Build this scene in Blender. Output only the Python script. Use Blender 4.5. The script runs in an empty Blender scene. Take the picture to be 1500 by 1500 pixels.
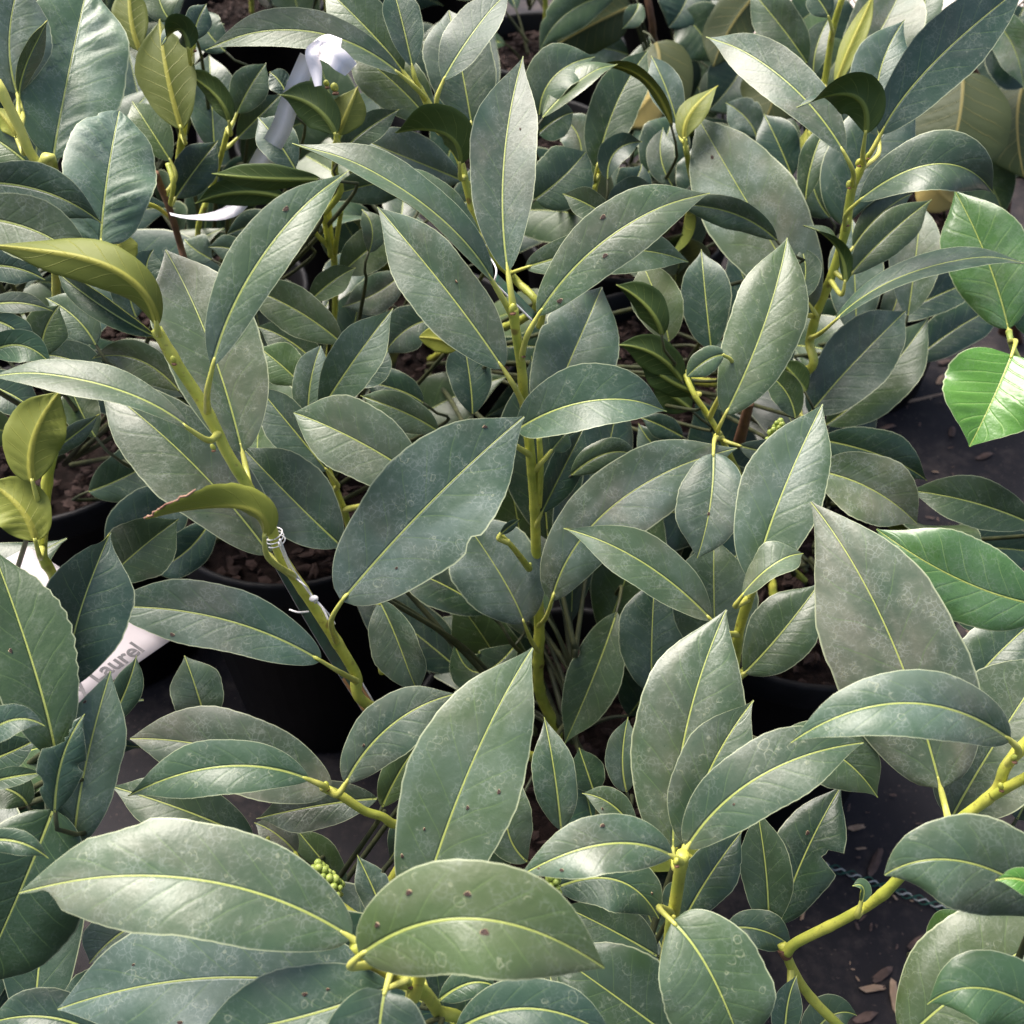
import bpy, math, random
import numpy as np
from mathutils import Vector, Matrix

random.seed(7)
rng = np.random.default_rng(11)
scene = bpy.context.scene
COL = scene.collection

# ------------------------------------------------------------------ camera
CAM_H = 0.95
FOV = math.radians(50.0)
FPX = 750.0 / math.tan(FOV / 2)
S2 = math.sqrt(0.5)
CAM = np.array([0.0, 0.0, CAM_H])
RT = np.array([1.0, 0.0, 0.0])
UP = np.array([0.0, S2, S2])
FW = np.array([0.0, S2, -S2])
cd = bpy.data.cameras.new('camera')
cd.sensor_width = 36.0
cd.sensor_fit = 'HORIZONTAL'
cd.lens_unit = 'FOV'
cd.angle = FOV
cd.clip_start = 0.02
cd.clip_end = 200.0
cd.dof.use_dof = True
cd.dof.focus_distance = 0.52
cd.dof.aperture_fstop = 18.0
cam = bpy.data.objects.new('camera', cd)
cam.location = CAM
cam.rotation_euler = (math.radians(45), 0, 0)
COL.objects.link(cam)
scene.camera = cam

# ------------------------------------------------------------------ sky, sun, exposure
SUN_EL, SUN_AZ = math.radians(62), math.radians(-48)     # azimuth from +Y towards +X
world = bpy.data.worlds.new('World')
scene.world = world
world.use_nodes = True
wn = world.node_tree
bg = wn.nodes['Background']
sky = wn.nodes.new('ShaderNodeTexSky')
sky.sky_type = 'NISHITA'
sky.sun_disc = False
sky.sun_elevation = SUN_EL
sky.sun_rotation = SUN_AZ
sky.air_density = 1.0
sky.dust_density = 6.0
sky.ozone_density = 1.0
wn.links.new(sky.outputs[0], bg.inputs[0])
bg.inputs[1].default_value = 0.062
sd = bpy.data.lights.new('sun', 'SUN')
sd.energy = 1.5
sd.angle = math.radians(40)
sd.color = (1.0, 0.95, 0.89)
sun = bpy.data.objects.new('sun', sd)
to_sun = Vector((math.sin(SUN_AZ) * math.cos(SUN_EL), math.cos(SUN_AZ) * math.cos(SUN_EL), math.sin(SUN_EL)))
sun.rotation_euler = to_sun.to_track_quat('Z', 'Y').to_euler()
sun.location = (0, 0, 5)
COL.objects.link(sun)
vs = scene.view_settings
vs.view_transform = 'Standard'
vs.look = 'None'
vs.gamma = 1.0
vs.exposure = 2.08
scene.cycles.max_bounces = 6
scene.cycles.diffuse_bounces = 3
scene.cycles.glossy_bounces = 3


# ------------------------------------------------------------------ positions
def at(px, py, d):
    """point of the place seen at px,py of the 1500 px photo, d metres deep"""
    return CAM + d * (FW + (px - 750.0) / FPX * RT + (750.0 - py) / FPX * UP)


def on_plane(px, py, z=0.0):
    r = FW + (px - 750.0) / FPX * RT + (750.0 - py) / FPX * UP
    return CAM + r * ((z - CAM_H) / r[2])


def project(P):
    q = P - CAM
    d = q @ FW
    return 750 + FPX * (q @ RT) / d, 750 - FPX * (q @ UP) / d, d


def unit(v):
    v = np.asarray(v, float)
    n = np.linalg.norm(v, axis=-1, keepdims=True)
    return v / np.maximum(n, 1e-9)


def sstep(a, b, x):
    t = np.clip((x - a) / (b - a), 0, 1)
    return t * t * (3 - 2 * t)


# ------------------------------------------------------------------ object helpers
def tag(o, label=None, cat=None, group=None, kind=None):
    if label: o['label'] = label
    if cat: o['category'] = cat
    if group: o['group'] = group
    if kind: o['kind'] = kind
    return o


def empty(name, loc):
    o = bpy.data.objects.new(name, None)
    o.empty_display_size = 0.05
    o.location = loc
    COL.objects.link(o)
    o['wloc'] = [float(c) for c in loc]
    return o


def wl(o):
    return np.array(WLOC[o.name])


WLOC = {}


def link(name, me, loc, parent=None):
    o = bpy.data.objects.new(name, me)
    COL.objects.link(o)
    loc = np.asarray(loc, float)
    WLOC[o.name] = loc
    if parent is not None:
        o.parent = parent
        o.location = loc - WLOC[parent.name]
    else:
        o.location = loc
    return o


def root(name, loc, label, cat, group=None):
    o = link(name, None, loc)
    o.empty_display_size = 0.05
    return tag(o, label, cat, group)


def mesh(name, V, F, mats, midx=None, smooth=True):
    me = bpy.data.meshes.new(name)
    me.from_pydata([tuple(map(float, v)) for v in V], [], [tuple(map(int, f)) for f in F])
    for m in mats:
        me.materials.append(m)
    if midx is not None:
        me.polygons.foreach_set('material_index', np.asarray(midx, np.int32))
    me.polygons.foreach_set('use_smooth', np.full(len(me.polygons), smooth))
    me.update()
    return me


def spline(P, n):
    """Catmull-Rom through P, n points at even arc length"""
    P = np.asarray(P, float)
    if len(P) == 2:
        P = np.array([P[0], (P[0] + P[1]) / 2, P[1]])
    Q = np.vstack([2 * P[0] - P[1], P, 2 * P[-1] - P[-2]])
    out = []
    for i in range(1, len(Q) - 2):
        for t in np.linspace(0, 1, 16, endpoint=False):
            p0, p1, p2, p3 = Q[i - 1], Q[i], Q[i + 1], Q[i + 2]
            out.append(.5 * ((2 * p1) + (-p0 + p2) * t + (2 * p0 - 5 * p1 + 4 * p2 - p3) * t * t + (-p0 + 3 * p1 - 3 * p2 + p3) * t ** 3))
    out.append(Q[-2])
    out = np.array(out)
    s = np.r_[0, np.cumsum(np.linalg.norm(np.diff(out, axis=0), axis=1))]
    w = np.linspace(0, s[-1], n)
    return np.stack([np.interp(w, s, out[:, k]) for k in range(3)], 1)


def tube_geo(P, R, n=10):
    P = np.asarray(P, float)
    m = len(P)
    R = np.broadcast_to(np.asarray(R, float), (m,))
    T = unit(np.gradient(P, axis=0))
    a = unit(np.cross(T[0], [0.3, 0.9, 0.2]))
    V = []
    for i in range(m):
        a = unit(a - T[i] * (a @ T[i]))
        b = np.cross(T[i], a)
        for j in range(n):
            th = 2 * math.pi * j / n
            V.append(P[i] + R[i] * (math.cos(th) * a + math.sin(th) * b))
    V.append(P[0]); V.append(P[-1])
    F = []
    for i in range(m - 1):
        for j in range(n):
            k = (j + 1) % n
            F.append((i * n + j, i * n + k, (i + 1) * n + k, (i + 1) * n + j))
    for j in range(n):
        k = (j + 1) % n
        F.append((m * n, k, j))
        F.append((m * n + 1, (m - 1) * n + j, (m - 1) * n + k))
    return np.array(V), F


def tube(name, P, R, mat, parent=None, n=10):
    P = np.asarray(P, float)
    V, F = tube_geo(P, R, n)
    return link(name, mesh(name, V - P[0], F, [mat]), P[0], parent)


# ------------------------------------------------------------------ materials
class NT:
    def __init__(self, name):
        self.m = bpy.data.materials.new(name)
        self.m.use_nodes = True
        self.t = self.m.node_tree
        self.b = self.t.nodes['Principled BSDF']

    def n(self, typ, **props):
        nd = self.t.nodes.new(typ)
        for k, v in props.items():
            setattr(nd, k, v)
        return nd

    def put(self, sock, v):
        if isinstance(v, bpy.types.NodeSocket):
            self.t.links.new(v, sock)
        elif isinstance(v, (tuple, list)) and len(v) == 3 and sock.type == 'RGBA':
            sock.default_value = (*v, 1)
        else:
            sock.default_value = v

    def math(self, op, a, b=0.0, c=0.0, clamp=False):
        nd = self.n('ShaderNodeMath', operation=op, use_clamp=clamp)
        self.put(nd.inputs[0], a); self.put(nd.inputs[1], b); self.put(nd.inputs[2], c)
        return nd.outputs[0]

    def mix(self, f, a, b):
        nd = self.n('ShaderNodeMix', data_type='RGBA')
        self.put(nd.inputs[0], f); self.put(nd.inputs[6], a); self.put(nd.inputs[7], b)
        return nd.outputs[2]

    def step(self, a, b, x):
        nd = self.n('ShaderNodeMapRange', interpolation_type='SMOOTHSTEP')
        self.put(nd.inputs[0], x); self.put(nd.inputs[1], a); self.put(nd.inputs[2], b)
        return nd.outputs[0]

    def noise(self, vec, scale, detail=3.0, rough=0.55, dist=0.0):
        nd = self.n('ShaderNodeTexNoise')
        if vec is not None: self.put(nd.inputs['Vector'], vec)
        nd.inputs['Scale'].default_value = scale
        nd.inputs['Detail'].default_value = detail
        nd.inputs['Roughness'].default_value = rough
        nd.inputs['Distortion'].default_value = dist
        return nd.outputs[0]

    def voro(self, vec, scale, feature='F1', rand=1.0):
        nd = self.n('ShaderNodeTexVoronoi', feature=feature)
        self.put(nd.inputs['Vector'], vec)
        nd.inputs['Scale'].default_value = scale
        nd.inputs['Randomness'].default_value = rand
        return nd

    def uv(self, name):
        return self.n('ShaderNodeUVMap', uv_map=name).outputs[0]

    def sep(self, v):
        nd = self.n('ShaderNodeSeparateXYZ'); self.put(nd.inputs[0], v)
        return nd.outputs

    def comb(self, x, y, z):
        nd = self.n('ShaderNodeCombineXYZ')
        self.put(nd.inputs[0], x); self.put(nd.inputs[1], y); self.put(nd.inputs[2], z)
        return nd.outputs[0]

    def vadd(self, a, b, op='ADD'):
        nd = self.n('ShaderNodeVectorMath', operation=op)
        self.put(nd.inputs[0], a); self.put(nd.inputs[1], b)
        return nd.outputs[0]

    def coord(self, which='Object'):
        return self.n('ShaderNodeTexCoord').outputs[which]

    def rand(self):
        return self.n('ShaderNodeObjectInfo').outputs['Random']

    def bump(self, h, strength, dist):
        nd = self.n('ShaderNodeBump')
        nd.inputs['Strength'].default_value = strength
        nd.inputs['Distance'].default_value = dist
        self.put(nd.inputs['Height'], h)
        self.put(self.b.inputs['Normal'], nd.outputs[0])

    def out(self, col, rough=0.5, **kw):
        self.put(self.b.inputs['Base Color'], col)
        self.put(self.b.inputs['Roughness'], rough)
        for k, v in kw.items():
            self.put(self.b.inputs[k], v)
        return self.m


def leaf_frame(N):
    uvs = N.sep(N.uv('uv'))
    v = N.math('MULTIPLY_ADD', uvs[0], 2.0, -1.0)
    av = N.math('ABSOLUTE', v)
    t = uvs[1]
    met = N.uv('met')
    ms = N.sep(met)
    oi = N.n('ShaderNodeObjectInfo')
    cs = N.n('ShaderNodeSeparateColor')
    N.put(cs.inputs[0], oi.outputs['Color'])
    r = oi.outputs['Random']
    off = N.comb(N.math('MULTIPLY', r, 3.7), N.math('MULTIPLY', r, 9.1), N.math('MULTIPLY', r, 5.3))
    vec = N.vadd(met, off)
    return v, av, t, ms, vec, cs.outputs, oi.outputs['Alpha'], r


def make_leaf_top():
    N = NT('laurel_leaf_upper')
    v, av, t, ms, vec, oc, alpha, r = leaf_frame(N)
    n1 = N.noise(vec, 28, 2, 0.6)
    n2 = N.noise(vec, 130, 3, 0.62)
    n3 = N.noise(vec, 600, 1, 0.6)
    dust, tone, fresh = oc[0], oc[1], oc[2]
    # blade greens
    f = N.math('MULTIPLY_ADD', N.math('SUBTRACT', n1, 0.5), 1.1, tone, clamp=True)
    old = N.mix(f, (0.007, 0.026, 0.013), (0.052, 0.102, 0.043))
    old = N.mix(N.math('MULTIPLY', r, 0.45), old, (0.018, 0.054, 0.040))
    ra = N.math('FRACT', N.math('MULTIPLY', r, 17.3))
    old = N.mix(N.math('MULTIPLY', N.math('POWER', ra, 2.0), 0.6), old, (0.062, 0.098, 0.020))
    new = N.mix(n1, (0.028, 0.110, 0.010), (0.095, 0.225, 0.035))
    col = N.mix(fresh, old, new)
    # side veins, alternating left and right
    ph = N.math('MULTIPLY_ADD', t, 8.5, N.math('MULTIPLY', N.math('POWER', av, 0.8), -1.7))
    ph = N.math('ADD', ph, N.math('MULTIPLY', N.math('GREATER_THAN', v, 0.0), 0.42))
    ph = N.math('ADD', ph, N.math('MULTIPLY', n1, 0.7))
    tri = N.math('ABSOLUTE', N.math('SUBTRACT', N.math('FRACT', ph), 0.5))
    vein = N.math('SUBTRACT', 1.0, N.step(0.0, 0.035, tri))
    veinb = N.math('SUBTRACT', 1.0, N.step(0.0, 0.16, tri))
    fade = N.math('SUBTRACT', 1.0, N.step(0.55, 0.98, av))
    vein = N.math('MULTIPLY', vein, fade)
    col = N.mix(N.math('MULTIPLY', vein, N.math('MULTIPLY_ADD', fresh, 0.45, 0.26)), col, N.mix(fresh, (0.20, 0.30, 0.09), (0.30, 0.44, 0.14)))
    # pale film of dust and dried spray, in patches
    n0 = N.noise(N.vadd(vec, (1.6, 0.7, 1.0), 'MULTIPLY'), 30, 2, 0.5, 0.6)
    pm = N.math('ADD', N.math('MULTIPLY', n0, 1.3), N.math('MULTIPLY', n2, 0.38))
    patch = N.step(0.60, 1.22, pm)
    dm = N.math('MULTIPLY', dust, N.math('MULTIPLY_ADD', patch, 0.62, 0.17), clamp=True)
    dm = N.math('MULTIPLY', dm, N.math('MULTIPLY_ADD', vein, -0.5, 1.0))
    rb = N.math('FRACT', N.math('MULTIPLY', r, 41.7))
    cool = N.step(0.35, 0.62, N.math('MULTIPLY_ADD', rb, 0.35, N.math('MULTIPLY', n1, 0.65)))
    dcol = N.mix(cool, (0.42, 0.36, 0.29), (0.27, 0.335, 0.33))
    col = N.mix(N.math('MULTIPLY', dm, 0.60), col, dcol)
    # dried droplet rings, broken up
    wob = N.n('ShaderNodeTexNoise'); N.put(wob.inputs['Vector'], vec)
    wob.inputs['Scale'].default_value = 320
    dv = N.vadd(vec, N.vadd(wob.outputs[1], (0.0026, 0.0026, 0.0026), 'MULTIPLY'))
    vo = N.voro(dv, 210)
    d = vo.outputs['Distance']
    size = N.math('MULTIPLY_ADD', N.sep(vo.outputs['Color'])[1], 0.40, 0.12)
    e = N.math('ABSOLUTE', N.math('SUBTRACT', d, size))
    ring = N.math('SUBTRACT', 1.0, N.step(0.012, 0.05, e))
    gate = N.math('MULTIPLY', N.step(0.35, 0.5, N.sep(vo.outputs['Color'])[0]), N.step(0.46, 0.58, n2))
    ring = N.math('MULTIPLY', N.math('MULTIPLY', ring, gate), alpha)
    col = N.mix(N.math('MULTIPLY', ring, 0.32), col, (0.44, 0.46, 0.30))
    ck = N.voro(dv, 430, 'DISTANCE_TO_EDGE').outputs['Distance']
    ckm = N.math('MULTIPLY', N.math('SUBTRACT', 1.0, N.step(0.0, 0.13, ck)), N.step(0.42, 0.62, n2))
    col = N.mix(N.math('MULTIPLY', ckm, N.math('MULTIPLY_ADD', dust, 0.25, 0.05)), col, (0.36, 0.40, 0.36))
    # midrib and pale margin
    wd = N.math('MULTIPLY_ADD', t, -0.00034, 0.00056)
    ax = N.math('ABSOLUTE', ms[0])
    q = N.math('DIVIDE', ax, wd)
    rib = N.math('SUBTRACT', 1.0, N.step(0.55, 1.05, q))
    ribw = N.math('SUBTRACT', 1.0, N.step(0.6, 2.4, q))
    col = N.mix(N.math('MULTIPLY', rib, 0.85), col, (0.38, 0.43, 0.10))
    edge = N.step(0.962, 0.992, av)
    col = N.mix(N.math('MULTIPLY', edge, 0.6), col, (0.46, 0.50, 0.30))
    ro = N.math('MULTIPLY_ADD', dm, 0.14, N.math('MULTIPLY_ADD', r, 0.12, 0.32))
    ro = N.math('MULTIPLY_ADD', N.math('SUBTRACT', n2, 0.5), 0.30, ro)
    ro = N.math('MULTIPLY_ADD', fresh, -0.10, ro, clamp=True)
    h = N.math('MULTIPLY', veinb, N.math('MULTIPLY', fade, N.math('MULTIPLY_ADD', fresh, -0.55, -0.30)))
    h = N.math('MULTIPLY_ADD', n3, 0.5, h)
    h = N.math('MULTIPLY_ADD', n2, 0.9, h)
    h = N.math('MULTIPLY_ADD', ribw, -1.7, h)
    h = N.math('MULTIPLY_ADD', rib, 0.7, h)
    N.bump(h, 0.46, 0.00042)
    return N.out(col, ro, **{'Specular IOR Level': 0.5})


def make_leaf_under(name, ca, cb, rb):
    N = NT(name)
    v, av, t, ms, vec, oc, alpha, r = leaf_frame(N)
    n1 = N.noise(vec, 30, 4)
    n2 = N.noise(vec, 160, 4)
    col = N.mix(N.math('MULTIPLY_ADD', oc[1], 0.8, N.math('MULTIPLY', n1, 0.32)), ca, cb)
    ph = N.math('MULTIPLY_ADD', t, 8.5, N.math('MULTIPLY', N.math('POWER', av, 0.8), -1.7))
    ph = N.math('ADD', ph, N.math('MULTIPLY', N.math('GREATER_THAN', v, 0.0), 0.42))
    ph = N.math('ADD', ph, N.math('MULTIPLY', n1, 0.7))
    tri = N.math('ABSOLUTE', N.math('SUBTRACT', N.math('FRACT', ph), 0.5))
    fade = N.math('SUBTRACT', 1.0, N.step(0.55, 0.98, av))
    vein = N.math('MULTIPLY', N.math('SUBTRACT', 1.0, N.step(0.0, 0.05, tri)), fade)
    col = N.mix(N.math('MULTIPLY', vein, 0.35), col, rb)
    wd = N.math('MULTIPLY_ADD', t, -0.0012, 0.0018)
    rib = N.math('SUBTRACT', 1.0, N.step(0.6, 1.1, N.math('DIVIDE', N.math('ABSOLUTE', ms[0]), wd)))
    col = N.mix(N.math('MULTIPLY', rib, 0.85), col, rb)
    vs2 = N.voro(vec, 90)
    pin = N.math('MULTIPLY', N.math('SUBTRACT', 1.0, N.step(0.03, 0.09, vs2.outputs['Distance'])), N.step(0.8, 0.82, N.sep(vs2.outputs['Color'])[0]))
    col = N.mix(N.math('MULTIPLY', pin, 0.8), col, (0.05, 0.03, 0.01))
    h = N.math('MULTIPLY_ADD', vein, 0.8, N.math('MULTIPLY', n2, 0.8))
    N.bump(h, 0.5, 0.0004)
    return N.out(col, 0.55, **{'Specular IOR Level': 0.3})


def make_simple(name, ca, cb, scale=60, rough=0.6, bump=0.3, bdist=0.0006, detail=5, stretch=None, spots=None, spec=0.5):
    N = NT(name)
    co = N.coord()
    r = N.rand()
    vec = N.vadd(co, N.comb(r, N.math('MULTIPLY', r, 7.0), N.math('MULTIPLY', r, 3.0)))
    if stretch: vec = N.vadd(vec, stretch, 'MULTIPLY')
    n1 = N.noise(vec, scale, detail)
    col = N.mix(N.step(0.25, 0.75, n1), ca, cb)
    if spots:
        vo = N.voro(vec, spots[1])
        m = N.math('MULTIPLY', N.math('SUBTRACT', 1.0, N.step(0.12, 0.25, vo.outputs['Distance'])), N.step(0.6, 0.62, N.sep(vo.outputs['Color'])[0]))
        col = N.mix(N.math('MULTIPLY', m, 0.75), col, spots[0])
    if spots:
        col = N.mix(N.math('MULTIPLY', N.step(0.50, 0.68, N.noise(vec, 38, 4, 0.7)), 0.22), col, (0.19, 0.15, 0.04))
        col = N.mix(N.math('MULTIPLY', N.step(0.62, 0.70, N.noise(vec, 420, 2)), 0.4), col, (0.16, 0.10, 0.04))
    n2 = N.noise(vec, scale * 6, 4)
    N.bump(N.math('ADD', n1, N.math('MULTIPLY', n2, 0.6)), bump, bdist)
    return N.out(col, rough, **{'Specular IOR Level': spec})


M_TOP = make_leaf_top()
M_UND = make_leaf_under('laurel_leaf_underside', (0.024, 0.046, 0.009), (0.26, 0.28, 0.038), (0.30, 0.29, 0.045))
M_UNDG = make_leaf_under('green_leaf_underside', (0.018, 0.042, 0.009), (0.085, 0.125, 0.022), (0.16, 0.20, 0.04))
M_STEM = make_simple('green_stem_bark', (0.30, 0.35, 0.050), (0.58, 0.57, 0.095), 55, 0.45, 0.35, 0.0007, spots=((0.13, 0.065, 0.025), 90))
M_PET = make_simple('pale_petiole_skin', (0.38, 0.40, 0.07), (0.55, 0.53, 0.13), 110, 0.45, 0.2, 0.0004)
M_TWIG = make_simple('dull_green_twig', (0.020, 0.028, 0.010), (0.06, 0.065, 0.022), 90, 0.6, 0.3, 0.0006)
M_WOOD = make_simple('brown_stem_bark', (0.10, 0.045, 0.025), (0.20, 0.10, 0.05), 120, 0.75, 0.6, 0.001)
M_BUD = make_simple('green_bud_skin', (0.24, 0.33, 0.05), (0.42, 0.50, 0.12), 300, 0.42, 0.2, 0.0003)
M_SPOT = make_simple('dead_leaf_spot', (0.018, 0.010, 0.008), (0.06, 0.03, 0.02), 400, 0.8)
M_SPOTRIM = make_simple('pale_spot_rim', (0.30, 0.20, 0.12), (0.45, 0.36, 0.22), 400, 0.8)
M_DRY = make_simple('dry_brown_leaf_edge', (0.20, 0.09, 0.06), (0.42, 0.26, 0.18), 200, 0.8)

# ------------------------------------------------------------------ ground
def make_fabric():
    N = NT('woven_ground_fabric')
    co = N.coord()
    s = N.sep(co)
    n1 = N.noise(co, 6, 5)
    n2 = N.noise(co, 40, 6, 0.65)
    wx = N.math('SINE', N.math('MULTIPLY', s[0], 2 * math.pi * 420))
    wy = N.math('SINE', N.math('MULTIPLY', s[1], 2 * math.pi * 420))
    weave = N.math('MULTIPLY', wx, wy)
    rx = N.noise(N.vadd(co, (900.0, 25.0, 1.0), 'MULTIPLY'), 1.0, 2)
    col = N.mix(N.math('MULTIPLY_ADD', weave, 0.22, 0.5), (0.010, 0.0095, 0.012), (0.021, 0.019, 0.023))
    col = N.mix(N.math('MULTIPLY', rx, 0.35), col, (0.036, 0.032, 0.036))
    dirt = N.step(0.52, 0.72, N.math('MULTIPLY_ADD', n2, 0.6, N.math('MULTIPLY', n1, 0.5)))
    col = N.mix(N.math('MULTIPLY', dirt, 0.65), col, (0.082, 0.066, 0.060))
    gr = N.step(0.66, 0.72, N.noise(co, 260, 3))
    col = N.mix(N.math('MULTIPLY', gr, 0.6), col, (0.17, 0.125, 0.10))
    N.bump(N.math('ADD', N.math('MULTIPLY', weave, 0.5), N.math('MULTIPLY', n2, 2.0)), 0.5, 0.0007)
    return N.out(col, 0.7, **{'Specular IOR Level': 0.2})


M_FAB = make_fabric()
M_PATH = make_simple('pale_concrete', (0.48, 0.40, 0.36), (0.62, 0.53, 0.48), 12, 0.8, 0.3, 0.002)
M_POT = make_simple('black_pot_plastic', (0.005, 0.005, 0.006), (0.011, 0.0105, 0.012), 40, 0.55, 0.2, 0.0005, spec=0.2)
M_SOIL = make_simple('bark_potting_mix', (0.006, 0.0035, 0.003), (0.022, 0.013, 0.011), 160, 0.9, 1.0, 0.004, spec=0.15)
M_TIMBER = make_simple('dark_brown_timber', (0.035, 0.020, 0.016), (0.085, 0.05, 0.04), 30, 0.75, 0.5, 0.002, stretch=(0.15, 3.0, 3.0))
M_CHIP = make_simple('bark_chip_brown', (0.055, 0.036, 0.030), (0.16, 0.105, 0.088), 90, 0.85, 0.7, 0.001)
M_CRUMB = make_simple('dark_bark_crumb', (0.012, 0.007, 0.006), (0.045, 0.028, 0.024), 90, 0.9, 0.7, 0.001, spec=0.2)
M_STRAW = make_simple('pale_dry_straw', (0.26, 0.17, 0.11), (0.46, 0.33, 0.23), 90, 0.8, 0.5, 0.001, stretch=(1, 8, 1))
M_WHITE = make_simple('white_card', (0.40, 0.36, 0.375), (0.46, 0.415, 0.43), 15, 0.55, 0.05, 0.0003)
M_INK = make_simple('grey_print_ink', (0.08, 0.075, 0.08), (0.12, 0.115, 0.12), 200, 0.6)
M_RIBBON = make_simple('white_plastic_ribbon', (0.78, 0.74, 0.75), (0.86, 0.82, 0.83), 40, 0.4, 0.1, 0.0005)
M_TAGG = make_simple('dark_green_print', (0.008, 0.030, 0.022), (0.02, 0.085, 0.055), 130, 0.3, 0.05, 0.0002)
M_TAGO = make_simple('orange_brown_print', (0.30, 0.13, 0.04), (0.42, 0.21, 0.08), 60, 0.35, 0.05, 0.0002)
M_STRING = make_simple('white_string', (0.62, 0.60, 0.60), (0.82, 0.80, 0.79), 600, 0.8, 0.5, 0.0004)
M_YARN_G = make_simple('green_yarn', (0.01, 0.07, 0.05), (0.03, 0.13, 0.09), 500, 0.8)
M_YARN_W = make_simple('white_yarn', (0.40, 0.42, 0.40), (0.55, 0.56, 0.54), 500, 0.8)


def grid_sheet(name, x0, x1, y0, y1, z, nx, ny, mat, bumpy=0.0):
    xs = np.linspace(x0, x1, nx); ys = np.linspace(y0, y1, ny)
    V = []
    for y in ys:
        for x in xs:
            V.append((x, y, z + bumpy * (math.sin(x * 9 + 1.3 * math.sin(y * 5)) * math.cos(y * 7 + x * 3))))
    F = [(j * nx + i, j * nx + i + 1, (j + 1) * nx + i + 1, (j + 1) * nx + i) for j in range(ny - 1) for i in range(nx - 1)]
    return link(name, mesh(name, V, F, [mat]), (0, 0, 0))


tag(grid_sheet('ground', -30, 30, -30, 60, -0.006, 2, 2, M_FAB), kind='structure')
tag(grid_sheet('fabric_floor', -1.6, 1.6, -0.5, 1.78, 0.0, 90, 70, M_FAB, 0.0018), kind='structure')
pth = tag(grid_sheet('path', -9, 9, 0.0, 7.0, 0.004, 20, 12, M_PATH, 0.001), kind='structure')
PATH_A = math.radians(-46)
pth.location = (0.95, 1.84, 0)
pth.rotation_euler = (0, 0, PATH_A)


def box_geo(x0, x1, y0, y1, z0, z1, b=0.004):
    import itertools
    V = []; F = []
    # bevelled box: three inset rings
    zs = [(z0, b), (z0 + b, 0), (z1 - b, 0), (z1, b)]
    for z, i in zs:
        V += [(x0 + i, y0 + i, z), (x1 - i, y0 + i, z), (x1 - i, y1 - i, z), (x0 + i, y1 - i, z)]
    for k in range(3):
        for j in range(4):
            a = k * 4 + j; c = k * 4 + (j + 1) % 4
            F.append((a, c, c + 4, a + 4))
    F.append((3, 2, 1, 0)); F.append((12, 13, 14, 15))
    return V, F


V, F = box_geo(-2.2, 2.2, -0.055, 0.055, 0, 0.13)
b = link('timber_edging', mesh('timber_edging', V, F, [M_TIMBER], smooth=False), (2.35, 0.35, 0.002))
b.rotation_euler = (0, 0, PATH_A)
tag(b, 'long dark brown timber beam edging the pale path behind the pots', 'timber')

# ------------------------------------------------------------------ pots
POTS = {}


def lathe(prof, n=40):
    V = []; F = []
    for r, z in prof:
        for j in range(n):
            th = 2 * math.pi * j / n
            V.append((r * math.cos(th), r * math.sin(th), z))
    m = len(prof)
    for i in range(m - 1):
        for j in range(n):
            k = (j + 1) % n
            F.append((i * n + j, i * n + k, (i + 1) * n + k, (i + 1) * n + j))
    return V, F


_pv, _pf = lathe([(0.001, 0.0), (0.092, 0.0), (0.095, 0.004), (0.113, 0.252), (0.119, 0.253), (0.1205, 0.257), (0.121, 0.279), (0.1195, 0.282), (0.1165, 0.282), (0.1145, 0.279), (0.110, 0.235), (0.09, 0.012), (0.001, 0.010)])
POT_ME = mesh('nursery_pot', _pv, _pf, [M_POT])


def soil_mesh(seed):
    r_ = np.random.default_rng(seed)
    n, rings = 36, 14
    V = [(0, 0, 0.012)]; F = []
    for i in range(1, rings + 1):
        r = 0.1115 * i / rings
        for j in range(n):
            th = 2 * math.pi * j / n
            V.append((r * math.cos(th), r * math.sin(th), r_.uniform(-0.004, 0.004) + 0.01 * (1 - (i / rings) ** 2)))
    for j in range(n):
        F.append((0, 1 + j, 1 + (j + 1) % n))
    for i in range(rings - 1):
        for j in range(n):
            k = (j + 1) % n
            a = 1 + i * n
            F.append((a + j, a + n + j, a + n + k, a + k))
    return mesh('potting_mix', V, F, [M_SOIL])


SOIL_ME = [soil_mesh(s) for s in range(3)]


def blob_geo(sx, sy, sz, seed, n=7, m=4, jag=0.3):
    r_ = np.random.default_rng(seed)
    V = [(0, 0, -sz)]; F = []
    for i in range(1, m):
        ph = math.pi * i / m
        for j in range(n):
            th = 2 * math.pi * j / n
            q = 1 + r_.uniform(-jag, jag)
            V.append((sx * q * math.sin(ph) * math.cos(th), sy * q * math.sin(ph) * math.sin(th), -sz * math.cos(ph) * (1 + r_.uniform(-jag, jag) * .5)))
    V.append((0, 0, sz))
    for j in range(n):
        F.append((0, 1 + (j + 1) % n, 1 + j))
        F.append((len(V) - 1, 1 + (m - 2) * n + j, 1 + (m - 2) * n + (j + 1) % n))
    for i in range(m - 2):
        for j in range(n):
            k = (j + 1) % n; a = 1 + i * n
            F.append((a + j, a + k, a + n + k, a + n + j))
    return V, F


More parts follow.
